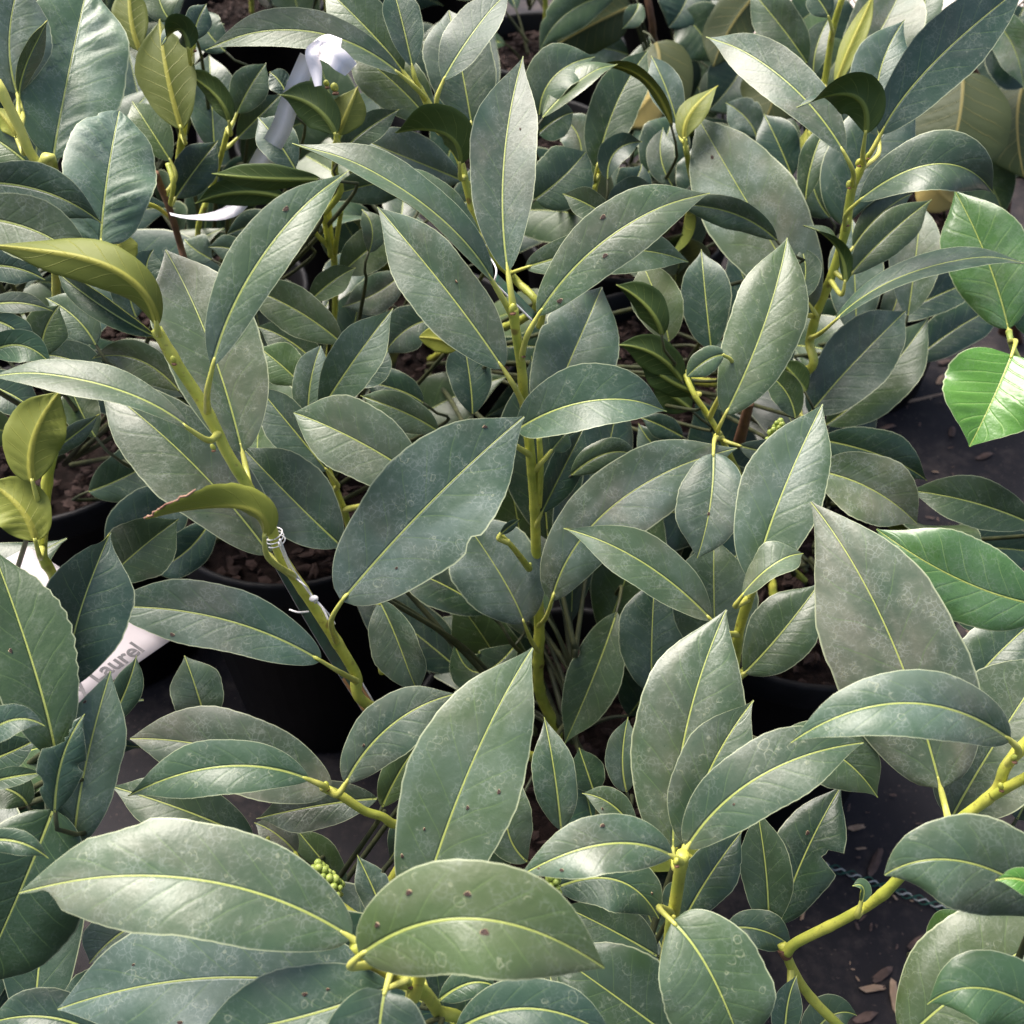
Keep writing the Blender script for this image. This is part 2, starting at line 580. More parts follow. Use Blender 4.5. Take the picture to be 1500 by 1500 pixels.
def crumb_layer(seed):
    """loose bark on the potting mix: too small to pick apart, one part"""
    r_ = np.random.default_rng(seed)
    VV = []; FF = []
    for i in range(230):
        V, F = blob_geo(r_.uniform(.003, .009), r_.uniform(.002, .005), r_.uniform(.0012, .003), seed * 999 + i, 5, 3, .35)
        th = r_.uniform(0, 6.28); r = 0.106 * math.sqrt(r_.uniform(0, 1))
        a = r_.uniform(0, 6.28); e = r_.uniform(-.5, .5)
        R = np.array(Matrix.Rotation(a, 3, 'Z') @ Matrix.Rotation(e, 3, 'X'))
        P = np.array(V) @ R.T + [r * math.cos(th), r * math.sin(th), 0.004 + 0.01 * (1 - (r / .11) ** 2)]
        FF += [tuple(k + len(VV) for k in f) for f in F]
        VV += list(P)
    return mesh('bark_crumbs', VV, FF, [M_CRUMB], smooth=False)


CRUMB_ME = [crumb_layer(s) for s in range(2)]


def pot(x, y, label):
    o = link('nursery_pot', POT_ME, (x, y, 0.003))
    tag(o, label, 'pot', 'black nursery pots on the fabric floor')
    o.rotation_euler.z = random.uniform(0, 6)
    i = len(POTS)
    s = link('potting_mix', SOIL_ME[i % 3], (x, y, 0.252), o)
    c = link('bark_crumbs', CRUMB_ME[i % 2], (x, y, 0.255), o)
    tag(c, kind='stuff')
    POTS[o.name] = (x, y)
    return o


# ------------------------------------------------------------------ leaves
VCOL = np.array([-1, -.93, -.8, -.62, -.42, -.22, -.07, 0, .07, .22, .42, .62, .8, .93, 1.0])
NW = len(VCOL)
ZB = np.full((150, 150), 9.0)          # what the traced leaves cover, 10 px cells


def mark(P):
    x, y, d = project(P.reshape(-1, 3))
    i = np.floor(x / 10).astype(int); j = np.floor(y / 10).astype(int)
    ok = (i >= 0) & (i < 150) & (j >= 0) & (j < 150)
    np.minimum.at(ZB, (j[ok], i[ok]), d[ok])


def leaf_geo(B, Mid, T, w, C, roll=0.0, roll2=None, fold=10.0, curl=-6.0, wave=0.05, crumple=0.0, shape=1.0, blunt=0.75,
             bites=(), teeth=0.012, seed=0, NL=40, tw=0.5, tipbend=0.0):
    r_ = np.random.default_rng(seed)
    ctrl = 2 * Mid - (B + T) / 2
    q = np.linspace(0, 1, 120)[:, None]
    P = (1 - q) ** 2 * B + 2 * q * (1 - q) * ctrl + q ** 2 * T
    s = np.r_[0, np.cumsum(np.linalg.norm(np.diff(P, axis=0), axis=1))]
    L = s[-1]
    tt = np.linspace(0, 1, NL + 1)
    tt = tt - 0.035 * np.sin(2 * math.pi * tt)                   # denser at both ends
    P = np.stack([np.interp(tt * L, s, P[:, k]) for k in range(3)], 1)
    Tn = unit(np.gradient(P, axis=0))
    Nn = unit(C - Tn * (Tn @ C)[:, None])
    Sn = np.cross(Nn, Tn)
    r2 = roll if roll2 is None else roll2
    rr = np.radians(roll + (r2 - roll) * sstep(tw - 0.45, tw + 0.45, tt))[:, None]
    S_ = Sn * np.cos(rr) + Nn * np.sin(rr)
    N_ = Nn * np.cos(rr) - Sn * np.sin(rr)
    if tipbend:
        P = P - N_ * (tipbend * L * sstep(0.6, 1.0, tt) ** 2)[:, None]
    ts = tt ** shape
    ex = blunt * (1.0 + 0.85 * sstep(0.42, 0.92, tt))
    prof = np.maximum(4 * ts * (1 - ts), 0) ** ex
    prof = prof * (1 - 0.10 * sstep(0.80, 0.97, tt))
    prof[0] = 0.03
    prof[-1] = 0.02
    ph = r_.uniform(0, 6.28, 4)
    hs = []
    for side in (-1, 1):
        h = prof * (1 + 0.05 * np.sin(tt * 5 + ph[0] + side) + 0.02 * np.sin(tt * 17 + ph[1] * side))
        nt = max(10, L / 0.0055)
        saw = (tt * nt + ph[2]) % 1.0
        h = h * (1 + teeth * (saw - 0.5) * sstep(0.15, 0.4, tt) * 2)
        for (sd_, t0, dt, dep) in bites:
            if sd_ == side:
                u = np.clip(1 - ((tt - t0) / dt) ** 2, 0, 1)
                h = h * (1 - dep * np.sqrt(u) * (1 + 0.12 * np.sin(tt * 90 + ph[3])))
        hs.append(h * w / 2)
    hl, hr = hs                       # left of travel: v<0
    V = np.zeros((NL + 1, NW, 3))
    met = np.zeros((NL + 1, NW, 2))
    uv = np.zeros((NL + 1, NW, 2))
    for c, v in enumerate(VCOL):
        av = abs(v)
        h = hl if v < 0 else hr
        sg = 1.0 if v < 0 else -1.0   # S_ points left
        a = np.radians(fold + curl * av * av)
        side = h * av * math.cos(a) * sg
        up = h * av * math.sin(a)
        wv = wave * w * 0.5 * av ** 2 * (np.sin(tt * (7 + 3 * ph[3] / 6.28) + ph[0] + sg * ph[1]) + 0.5 * np.sin(tt * 15 + ph[2] * sg)) * np.sin(math.pi * tt)
        lat = np.sin(2 * math.pi * (tt * 8.5 - 1.7 * av ** .8 + (0.42 if v > 0 else 0)))
        cr = crumple * w * 0.5 * lat * (0.6 + 0.5 * np.sin(tt * 9 + ph[1] + sg)) * np.sin(math.pi * min(av * 1.15, 1)) * np.sin(math.pi * tt) ** .5
        V[:, c] = P + S_ * side[:, None] + N_ * (up + wv + cr)[:, None]
        met[:, c, 0] = v * h
        met[:, c, 1] = tt * L
        uv[:, c, 0] = v * .5 + .5
        uv[:, c, 1] = tt
    th = 0.00042
    # surface normals for the thickness
    du = np.gradient(V, axis=0); dv = np.gradient(V, axis=1)
    nn = unit(np.cross(dv, du))
    flip = np.sign(np.sum(nn * N_[:, None, :], axis=2, keepdims=True).mean())
    nn = nn * flip
    off = th * np.ones((NL + 1, NW, 1))
    ridge = np.exp(-(VCOL / 0.07) ** 2)[None, :, None] * (0.0011 * (1 - 0.75 * tt))[:, None, None]
    Vb = V - nn * (off + ridge)
    return V, Vb, met, uv, P, Tn, N_, L


def leaf_mesh(V, Vb, met, uv, org, under=None, top=None):
    NLp = V.shape[0]
    n = NLp * NW
    Vb = Vb.copy()
    Vb[0] = V[0]; Vb[-1] = V[-1]; Vb[:, 0] = V[:, 0]; Vb[:, -1] = V[:, -1]
    allV = np.vstack([V.reshape(-1, 3), Vb.reshape(-1, 3)]) - org
    bid = np.arange(n).reshape(NLp, NW) + n
    tid = np.arange(n).reshape(NLp, NW)
    a, b_, c, d = tid[:-1, :-1], tid[:-1, 1:], tid[1:, 1:], tid[1:, :-1]
    F1 = np.stack([a, b_, c, d], -1).reshape(-1, 4)
    a, b_, c, d = bid[:-1, :-1], bid[:-1, 1:], bid[1:, 1:], bid[1:, :-1]
    F2 = np.stack([a, d, c, b_], -1).reshape(-1, 4)
    F = np.vstack([F1, F2])
    me = bpy.data.meshes.new('leaf')
    me.vertices.add(len(allV)); me.vertices.foreach_set('co', allV.ravel())
    nf = len(F)
    me.loops.add(nf * 4); me.loops.foreach_set('vertex_index', F.ravel().astype(np.int32))
    me.polygons.add(nf)
    me.polygons.foreach_set('loop_start', np.arange(0, nf * 4, 4, dtype=np.int32))
    me.materials.append(top or M_TOP); me.materials.append(under or M_UND)
    me.polygons.foreach_set('material_index', np.r_[np.zeros(len(F1), np.int32), np.ones(len(F2), np.int32)])
    me.polygons.foreach_set('use_smooth', np.ones(nf, bool))
    vi = F.ravel() % n
    u1 = me.uv_layers.new(name='uv'); u1.data.foreach_set('uv', uv.reshape(-1, 2)[vi].ravel())
    u2 = me.uv_layers.new(name='met'); u2.data.foreach_set('uv', met.reshape(-1, 2)[vi].ravel())
    me.update(calc_edges=True)
    return me


PLANTS = {}
SEED = [100]


class Plant:
    def __init__(self, key, x, y, label, cat='shrub', z=0.262, group='potted laurel shrubs', name='laurel_shrub'):
        self.o = root(name, (x, y, z), label, cat, group)
        self.base = np.array([x, y, z])
        self.stems = []
        PLANTS[key] = self

    def stem(self, pts, r0, r1, mat=None, ground=True, nodes=()):
        """pts: (px,py,d) from the top down; ground: run on to the soil"""
        P = [at(*p) for p in pts]
        n_vis = len(P)
        if ground:
            e = P[-1]
            P.append((e + self.base) / 2 + np.array([0, 0, -0.01]))
            P.append(self.base + np.array([random.uniform(-.02, .02), random.uniform(-.02, .02), -0.01]))
        P = spline(P, 16 * len(P))
        s = np.linspace(0, 1, len(P))
        R = .88 * (r0 + (r1 - r0) * s)
        seg = np.r_[0, np.cumsum(np.linalg.norm(np.diff(P, axis=0), axis=1))]
        k = np.arange(0.012, seg[-1], 0.034)
        for kk in k:
            kk = kk + random.uniform(-.008, .008)
            R = R * (1 + random.uniform(.08, .2) * np.exp(-((seg - kk) / 0.003) ** 2))
        tube('stem', P, R, mat or M_STEM, self.o, 12)
        self.stems.append(P)
        mark(P)
        return P

    def twig(self, pts, r0, r1, mat=None):
        P = spline([at(*p) for p in pts], 24)
        tube('twig', P, np.linspace(r0, r1, 24), mat or M_STEM, self.o, 10)
        self.stems.append(P)
        return P

    def near_stem(self, p2, want=None):
        """stem point closest to pixel p2"""
        best, bp = 1e9, None
        for P in self.stems:
            x, y, d = project(P)
            q = np.hypot(x - p2[0], y - p2[1])
            i = int(np.argmin(q))
            if q[i] < best:
                best, bp = q[i], P[i]
        return best, bp

    def leaf(self, b, m, t, w, d, p=None, k=0.0, a=0.06, r=0, r2=None, f=13, dust=.5, tone=.5, fresh=0., drops=.5,
             spots=(), under=None, dry=None, **kw):
        """b, m, t: blade base, middle of the midrib and tip in the photo; w: width in px; d: depth of the base in metres;
        k: how far the tip recedes (+) or comes nearer (-), a: arch towards the viewer, both in blade lengths"""
        Lm = math.hypot(t[0] - b[0], t[1] - b[1]) * d / FPX
        dt = d + k * Lm
        dm = (d + dt) / 2 - a * Lm
        B, Mm, T = at(*b, d), at(*m, dm), at(*t, dt)
        C = unit(CAM - Mm)
        SEED[0] += 1
        r_ = np.random.default_rng(SEED[0] * 3 + 1)
        args = dict(wave=r_.uniform(.03, .10), curl=r_.uniform(-16, 2), tipbend=r_.uniform(0, .05), crumple=r_.uniform(.004, .018))
        if r_.uniform() < .14 and 'bites' not in kw:
            args['bites'] = [(int(r_.choice([-1, 1])), r_.uniform(.35, .9), r_.uniform(.015, .03), r_.uniform(.06, .18))]
        args.update(kw)
        V, Vb, met, uv, P, Tn, N_, L = leaf_geo(B, Mm, T, w * .91 * d / FPX, C, r, r2, f * 1.35, seed=SEED[0], **args)
        mark(V)
        o = link('leaf', leaf_mesh(V, Vb, met, uv, B, under), B, self.o)
        if d > .6 and dust < .7 and not fresh: dust, tone = dust * .55, tone * .75  # leaves farther in darkened: canopy shade put into their colour
        o.color = (dust * .85, tone, fresh, drops * .8)
        # petiole
        if p is not None:
            q, sp = self.near_stem(p)
            e = sp if q < 26 else at(p[0], p[1], d + 0.01)
            far = q >= 26
        else:
            q, sp, far = 0, None, True
            e = B - Tn[0] * 0.016 + np.array([0, 0.018, -0.020])
        back = B - Tn[0] * min(0.012, np.linalg.norm(e - B) * .5)
        pts = [P[2] - N_[2] * 0.0006, B - N_[0] * 0.0004, back * .6 + (B + e) / 2 * .4, e]
        rad = [0.0008, 0.0014, 0.0015, 0.0020]
        if far:
            # run on down to the plant's own woody base
            low = self.base + np.array([0, 0, 0.02]) + (e - self.base) * np.array([.25, .25, .12])
            mid = (e + low) / 2 + np.array([0, 0.03, -0.02])
            pts += [mid, low]
            rad += [0.0019, 0.0023]
        pp = spline(pts, 9 * len(pts) if not far else 34)
        rr = np.interp(np.linspace(0, 1, len(pp)), np.linspace(0, 1, len(rad)), rad)
        tube('petiole', pp, rr, M_PET if not far else M_TWIG, o, 8)
        if dry is not None:
            side, t0, t1 = dry
            i0, i1 = int(t0 * (len(V) - 1)), int(t1 * (len(V) - 1))
            ed = V[i0:i1 + 1, side] + rng.normal(0, .0004, (i1 - i0 + 1, 3))
            tube('dry_edge', ed, 0.0003 + .00025 * np.abs(np.sin(np.arange(len(ed)) * 1.3)), M_DRY, o, 6)
        # marks
        for (v, tq, px) in spots:
            i = int(np.argmin(abs(uv[:, 0, 1] - tq))); c = int(np.argmin(abs(VCOL - v)))
            pos = V[i, c]
            du = unit(V[min(i + 1, len(V) - 1), c] - V[i - 1, c]); dv = unit(V[i, min(c + 1, NW - 1)] - V[i, c - 1])
            nn = unit(np.cross(dv, du))
            if nn @ (CAM - pos) < 0: nn = -nn
            rad_ = px * d / FPX / 2 * .6
            vs_, fs_ = [np.zeros(3)], []
            for kk, (rf, hh) in enumerate(((0.7, 0.0), (1.0, 0.0), (1.12, -0.0003))):
                for j in range(10):
                    th = 2 * math.pi * j / 10
                    g = rf * rad_ * (1 + 0.15 * math.sin(3 * th + v * 9 + tq * 20))
                    vs_.append(du * g * 1.25 * math.cos(th) + dv * g * .85 * math.sin(th) + nn * hh)
            mi = []
            for j in range(10):
                kx = (j + 1) % 10
                fs_.append((0, 1 + j, 1 + kx)); mi.append(0)
                fs_.append((1 + j, 11 + j, 11 + kx, 1 + kx)); mi.append(0)
                fs_.append((11 + j, 21 + j, 21 + kx, 11 + kx)); mi.append(1)
            link('spot', mesh('spot', vs_, fs_, [M_SPOT, M_SPOTRIM], mi), pos + nn * 0.00035, o)
        return o

    def bud(self, px, py, d, size=6, up=1.7):
        P0 = at(px, py, d)
        size *= .72
        V, F = blob_geo(size * d / FPX, size * d / FPX, size * up * d / FPX, int(px * 7 + py), 9, 7, 0.04)
        o = link('bud', mesh('bud', V, F, [M_STEM]), P0, self.o)
        o.rotation_euler = (random.uniform(-.5, .1), random.uniform(-.4, .4), 0)
        V, F = blob_geo(size * .95 * d / FPX, size * .8 * d / FPX, size * .45 * d / FPX, int(px + py), 9, 5, 0.2)
        link('leaf_scar', mesh('leaf_scar', V, F, [M_WOOD]), at(px + size * .3, py + size * 1.5, d), self.o)
        return o

    def bud_cluster(self, p0, p1, d, n, size):
        """raceme of round green flower buds from p0 to p1"""
        A, Bq = at(*p0, d), at(*p1, d - 0.004)
        stalk = tube('flower_stalk', spline([A, (A + Bq) / 2 + [0, 0, .001], Bq], 10), np.linspace(.0012, .0007, 10), M_PET, self.o, 8)
        ax = unit(Bq - A)
        e1 = unit(np.cross(ax, [0.2, .9, .3])); e2 = np.cross(ax, e1)
        r_ = size * d / FPX
        V, F = blob_geo(r_, r_, r_ * 1.1, 5, 9, 7, 0.03)
        me = mesh('flower_bud', V, F, [M_BUD])
        for i in range(n):
            s = 0.12 + 0.88 * i / (n - 1)
            th = i * 2.4
            rad = r_ * 1.75 * (1 - 0.55 * s * s)
            c = A + (Bq - A) * s + rad * (math.cos(th) * e1 + math.sin(th) * e2)
            bo = link('flower_bud', me, c, stalk)
            bo.scale = [random.uniform(.62, 1.12)] * 3


# filler leaves low in a shrub: kept clear of what the photo shows bare, and behind the leaves in view
CLEAR = []


def clear_poly(x, y):
    for poly in CLEAR:
        inside = False
        n = len(poly)
        for i in range(n):
            x1, y1 = poly[i]; x2, y2 = poly[(i + 1) % n]
            if (y1 > y) != (y2 > y) and x < (x2 - x1) * (y - y1) / (y2 - y1) + x1:
                inside = not inside
        if inside: return True
    return False


def fill(pl, n, zlo, zhi, spread, lean=(0, 0), lmin=.10, lmax=.15, dust=(.0, .12), tone=(.0, .15), free=False, seed=1, sr=.006):  # low default dust and tone: shade in the gaps put into leaf colour
    """leaves on short side shoots round the base of a shrub"""
    r_ = np.random.default_rng(seed)
    made = 0
    for i in range(n * 6):
        if made >= n: break
        z = r_.uniform(zlo, zhi)
        f_ = (z - 0.26) / 0.35
        c = np.array([pl.base[0] + lean[0] * f_, pl.base[1] + lean[1] * f_, z])
        az = i * 2.39996 + r_.uniform(-.4, .4)
        rad = spread * r_.uniform(.15, 1)
        out = np.array([math.cos(az), math.sin(az), 0])
        B = c + out * rad
        L = r_.uniform(lmin, lmax)
        el = math.radians(r_.uniform(5, 65))
        dirn = out * math.cos(el) + np.array([0, 0, math.sin(el)])
        T = B + dirn * L + np.array([0, 0, -r_.uniform(0, .25) * L])
        Mm = (B + T) / 2 + np.array([0, 0, L * r_.uniform(.03, .14)])
        C = unit(np.array([0, -.8, .85]) + r_.normal(0, .25, 3))
        w = L * r_.uniform(.33, .46)
        V, Vb, met, uv, P, Tn, N_, LL = leaf_geo(B, Mm, T, w, C, r_.uniform(-25, 25), None, r_.uniform(5, 18), seed=seed * 1000 + i, NL=26,
                                                 wave=.06, curl=-8)
        x, y, d = project(V[::3, ::2].reshape(-1, 3))
        vis = (x > 0) & (x < 1500) & (y > 0) & (y < 1500)
        if not free:
            if not vis.any() and d.mean() < .9 and made > 2: continue
            bad = False
            for xx, yy, dd, vv in zip(x, y, d, vis):
                if not vv: continue
                if clear_poly(xx, yy): bad = True; break
                zb = ZB[min(int(yy / 10), 149), min(int(xx / 10), 149)]
                if zb < 8 and dd < zb + 0.012: bad = True; break
            if bad: continue
        if d.min() < .3: continue
        o = link('leaf', leaf_mesh(V, Vb, met, uv, B), B, pl.o)
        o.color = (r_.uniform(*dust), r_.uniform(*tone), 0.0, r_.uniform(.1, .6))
        low = pl.base + (c - pl.base) * [.5, .5, .75]
        pts = [P[2] - N_[2] * .0006, B, B * .6 + low * .4 + [0, 0, .004], low]
        tube('petiole', spline(pts, 18), np.linspace(.0009, .0020, 18), M_TWIG, o, 6)
        made += 1
    return made

# ------------------------------------------------------------------ the shrubs
CLEAR += [
    [(1290, 560), (1420, 500), (1510, 470), (1510, 760), (1400, 700), (1350, 740), (1300, 640)],       # floor, right
    [(1120, 1170), (1330, 1150), (1360, 1340), (1370, 1510), (1200, 1510), (1170, 1420), (1170, 1390)],  # floor, lower right
    [(150, 850), (500, 830), (540, 1080), (330, 1080), (240, 960)],                                     # floor, left
    [(880, 1060), (915, 1060), (915, 1160), (880, 1150)],                                                 # dark gap
    [(1100, 985), (1205, 985), (1205, 1075), (1100, 1075)],
    [(85, 640), (190, 640), (190, 770), (85, 780)],
    [(740, 20), (860, 20), (870, 80), (750, 250)],
    [(310, 50), (420, 60), (420, 90), (320, 95)],
]

# ---- shrub in the middle: one upright stem, one leaning to the left
A = Plant('A', 0.045, 0.44, 'tall laurel shrub in the middle, one upright stem and one leaning left with string')
pot(0.045, 0.44, 'black plastic pot under the tall laurel in the middle')
A.stem([(752, 452, .530), (755, 480, .538), (764, 540, .556), (769, 600, .576), (776, 655, .598), (783, 740, .632), (786, 830, .668),
        (790, 920, .705), (790, 1010, .75)], .0026, .0046)
A.stem([(229, 482, .462), (257, 530, .470), (293, 585, .480), (317, 630, .488), (332, 662, .494), (364, 715, .505), (398, 778, .52),
        (412, 815, .528), (450, 873, .542), (493, 940, .558), (520, 985, .572), (546, 1036, .59)], .0028, .0038)
A.leaf((744, 398), (738, 240), (767, 78), 112, .525, (752, 450), k=.15, a=.05, r=-4, dust=.55, tone=.45, shape=1.0, blunt=.68, spots=[(.42, .62, 5)])
A.leaf((737, 540), (650, 420), (548, 300), 118, .552, (768, 598), k=.1, a=.05, r=-8, dust=.6, tone=.55, blunt=.62, spots=[(.42, .45, 6)])
A.leaf((722, 412), (612, 293), (427, 199), 88, .515, (752, 468), k=-.25, a=.1, r=48, f=14, dust=.35, tone=.75)
A.leaf((788, 462), (896, 345), (1045, 277), 98, .525, (768, 525), k=-.1, a=.1, r=-18, f=8, dust=.4, tone=.5, blunt=.66, drops=.8, spots=[(-.62, .5, 11), (.42, .42, 10), (.62, .12, 12)])
A.leaf((800, 612), (842, 512), (885, 416), 132, .585, (769, 600), k=.1, r=6, dust=.55, tone=.55, blunt=.55)
A.leaf((757, 630), (868, 587), (985, 600), 112, .545, (782, 668), k=-.2, a=.2, r=-22, f=16, dust=.35, tone=.5, tipbend=.05, drops=.7)
A.leaf((793, 752), (826, 685), (858, 622), 62, .635, (780, 775), r=20, f=16, dust=.1, tone=.2)
A.leaf((808, 660), (820, 645), (832, 630), 40, .60, (785, 690), r=10, tone=.6, dust=.1)
A.leaf((808, 880), (897, 742), (1084, 652), 122, .605, (793, 915), k=-.1, a=.08, r=-10, f=8, dust=.75, tone=.4, blunt=.6, drops=.8)
A.leaf((768, 913), (735, 845), (672, 752), 140, .665, (783, 955), r=5, dust=.8, tone=.3, blunt=.62)
A.leaf((715, 898), (640, 852), (560, 826), 84, .685, (752, 945), r=15, dust=.4, tone=.25)
A.twig([(733, 783, .615), (752, 803, .622), (775, 833, .655)], .0014, .0022)
A.leaf((733, 783), (748, 770), (762, 761), 18, .612, (742, 795), r=30, tone=.5, dust=.2, NL=20)
A.twig([(790, 640, .598), (792, 690, .61), (789, 742, .634)], .0016, .002)
A.bud(750, 452, .525, 7); A.bud(766, 517, .545, 5); A.bud(771, 962, .70, 5); A.bud(776, 828, .655, 4)
A.bud(254, 527, .463, 6); A.bud(312, 655, .484, 5); A.bud(488, 930, .55, 5)
# leaning stem
A.leaf((230, 478), (163, 393), (-8, 366), 84, .455, (231, 490), k=-.15, a=.12, r=172, r2=205, f=18, tone=.3, curl=6)
A.leaf((226, 492), (155, 452), (80, 396), 62, .472, (240, 500), r=-12, f=30, curl=10, dust=.35, tone=.5)
A.leaf((355, 662), (306, 500), (242, 365), 158, .520, (372, 716), k=.15, r=4, dust=.55, tone=.6, blunt=.58)
A.leaf((311, 537), (383, 378), (513, 241), 96, .448, (314, 602), k=.05, a=.1, r=-20, f=10, dust=.5, tone=.5, spots=[(-.42, .68, 12)])
A.leaf((278, 628), (150, 564), (-30, 543), 74, .45, (316, 640), k=-.1, a=.1, r=42, f=10, dust=.5, tone=.6, drops=.7)
A.leaf((395, 812), (275, 672), (134, 556), 142, .545, (425, 850), k=.05, r=-6, dust=.6, tone=.45, blunt=.62)
A.leaf((262, 572), (200, 526), (134, 527), 66, .585, None, r=-20, dust=.6, tone=.35)
A.leaf((388, 786), (352, 742), (210, 757), 84, .435, (420, 852), k=-.1, a=.14, r=150, r2=80, tw=.42, f=14, tone=.75, dust=.3, teeth=.05, curl=10, dry=(0, .55, 1.0))
A.leaf((470, 968), (318, 905), (146, 890), 106, .495, (508, 998), k=-.05, r=-3, dust=.55, tone=.55, blunt=.6, spots=[(-.8, .64, 9)])
A.leaf((500, 800), (432, 735), (348, 648), 128, .562, (508, 836), r=0, dust=.6, tone=.35)
A.leaf((501, 880), (632, 735), (768, 610), 184, .480, (496, 940), k=0, a=.05, r=0, f=7, dust=.62, tone=.3, blunt=.56, drops=1.0, spots=[(-.62, .86, 9), (.42, .25, 6)])
A.leaf((556, 880), (583, 940), (612, 1022), 92, .585, (555, 872), r=25, f=20, dust=.55, tone=.5)
A.twig([(556, 882, .585), (553, 925, .60), (560, 985, .62)], .0016, .0022)
A.leaf((755, 945), (700, 985), (665, 940), 70, .74, None, r=0, dust=.2, tone=.15)
A.leaf((903, 897), (872, 985), (826, 1092), 86, .715, None, r=0, dust=.25, tone=.2)
A.leaf((640, 1075), (690, 1030), (700, 960), 60, .78, None, r=0, dust=.1, tone=.1)

# ---- shrub behind it, leaning forward
Bp = Plant('B', -0.10, 0.93, 'laurel shrub with a yellow stem directly behind the middle shrub, tip at top edge')
pot(-0.10, 0.93, 'black plastic pot behind the middle shrub, hidden by its leaves')
Bp.stem([(614, 128, .64), (630, 158, .645), (650, 192, .65), (674, 236, .657), (684, 276, .665), (702, 342, .68), (718, 374, .69), (757, 412, .70), (780, 458, .71)], .0024, .0042)
Bp.leaf((604, 98), (590, 36), (574, -24), 66, .628, (614, 130), r=10, f=22, dust=.6, tone=.5)
Bp.leaf((590, 104), (545, 50), (470, -24), 96, .645, (616, 138), r=0, dust=.5, tone=.45)
Bp.leaf((588, 110), (452, 46), (297, 71), 66, .60, (622, 145), k=-.1, a=.1, r=22, f=10, dust=.6, tone=.65, drops=.9)
Bp.leaf((634, 184), (578, 122), (502, 64), 92, .665, (645, 190), r=8, dust=.6, tone=.5)
Bp.leaf((649, 118), (690, 52), (746, -18), 88, .625, (648, 180), r=-38, f=8, dust=.3, tone=.35)
Bp.leaf((690, 178), (676, 100), (656, 10), 112, .69, (652, 192), r=0, dust=.5, tone=.5, blunt=.55)
Bp.leaf((674, 240), (652, 196), (578, 192), 86, .62, (680, 262), k=-.15, a=.18, r=150, r2=100, f=20, tone=.45, under=M_UNDG)
Bp.leaf((676, 264), (606, 235), (522, 202), 84, .69, (684, 272), r=-10, dust=.7, tone=.45)
Bp.leaf((620, 262), (545, 270), (480, 290), 62, .72, None, r=-15, dust=.6, tone=.4)
Bp.leaf((702, 342), (630, 280), (552, 238), 66, .64, (712, 362), r=55, f=12, dust=.3, tone=.6)
Bp.leaf((770, 392), (900, 366), (1014, 384), 76, .60, (752, 405), k=-.05, a=.12, r=-8, dust=.5, tone=.55, blunt=.6)
Bp.leaf((895, 322), (862, 300), (824, 284), 52, .63, None, r=0, dust=.6, tone=.55)
Bp.leaf((784, 292), (826, 258), (858, 222), 96, .70, None, r=0, dust=.25, tone=.25, blunt=.45)
Bp.leaf((1138, 352), (1072, 312), (985, 300), 52, .665, None, r=-20, dust=.5, tone=.55)
Bp.leaf((980, 500), (965, 445), (938, 380), 82, .68, None, r=0, dust=.6, tone=.3)
Bp.leaf((1042, 512), (1034, 440), (1027, 362), 86, .70, None, r=0, f=16, dust=.45, tone=.15)
Bp.leaf((970, 492), (948, 450), (903, 416), 60, .64, None, r=160, r2=140, f=20, tone=.0, a=.15, under=M_UNDG)
Bp.leaf((1000, 560), (960, 520), (905, 505), 60, .66, None, r=165, tone=.0, a=.12, under=M_UNDG)
Bp.leaf((692, 606), (688, 552), (676, 486), 72, .68, None, r=0, f=16, dust=.35, tone=.2)
Bp.leaf((672, 508), (645, 498), (614, 494), 40, .64, None, r=175, tone=1., f=5, blunt=.4)
Bp.leaf((837, 696), (890, 664), (938, 670), 50, .63, None, r=-5, dust=.3, tone=.35, a=.12)
Bp.leaf((1000, 640), (965, 622), (938, 612), 40, .72, None, r=0, dust=.1, tone=.2)
Bp.leaf((1012, 600), (985, 580), (955, 560), 60, .72, None, r=170, tone=.0, under=M_UNDG)
Bp.twig([(820, 440, .70), (800, 450, .71), (790, 480, .72)], .0018, .0024)

# ---- left back shrub between the leaning stem and the middle
Cp = Plant('C', -0.19, 0.70, 'low laurel shrub between the leaning stem and the upright stem, leaves pointing upward')
pot(-0.19, 0.70, 'black plastic pot left of the middle, its dark front wall showing below leaves')
Cp.stem([(478, 680, .64), (492, 715, .66), (508, 760, .69), (515, 810, .73)], .002, .0034)
Cp.stem([(480, 300, .72), (484, 345, .74), (490, 390, .77), (488, 470, .83)], .0024, .004)
Cp.leaf((612, 700), (520, 644), (429, 604), 124, .515, (505, 745), k=.05, r=0, dust=.5, tone=.6, blunt=.55)
Cp.leaf((480, 690), (432, 632), (374, 562), 80, .61, (492, 715), r=-10, f=16, dust=.6, tone=.5)
Cp.leaf((470, 602), (520, 526), (577, 450), 82, .575, None, r=0, dust=.4, tone=.4)
Cp.leaf((452, 614), (455, 560), (470, 506), 60, .62, None, r=0, dust=.7, tone=.4, blunt=.5)
Cp.leaf((642, 632), (592, 604), (526, 580), 62, .60, None, r=-15, dust=.4, tone=.45)
Cp.leaf((520, 560), (550, 540), (568, 512), 52, .63, None, r=0, dust=.1, tone=.3)
Cp.leaf((500, 502), (430, 452), (352, 418), 78, .66, None, r=-8, dust=.5, tone=.55)
Cp.leaf((470, 540), (425, 500), (375, 478), 60, .70, None, r=0, dust=.2, tone=.15)
Cp.leaf((440, 562), (412, 535), (378, 508), 70, .64, None, r=0, dust=.15, tone=.8, fresh=.12)
Cp.leaf((500, 400), (540, 365), (575, 335), 70, .74, None, r=0, dust=.4, tone=.3)
Cp.leaf((455, 440), (490, 410), (522, 392), 48, .70, None, r=0, dust=.15, tone=.3)
Cp.leaf((590, 400), (550, 430), (500, 450), 60, .80, None, r=0, dust=.8, tone=.4)
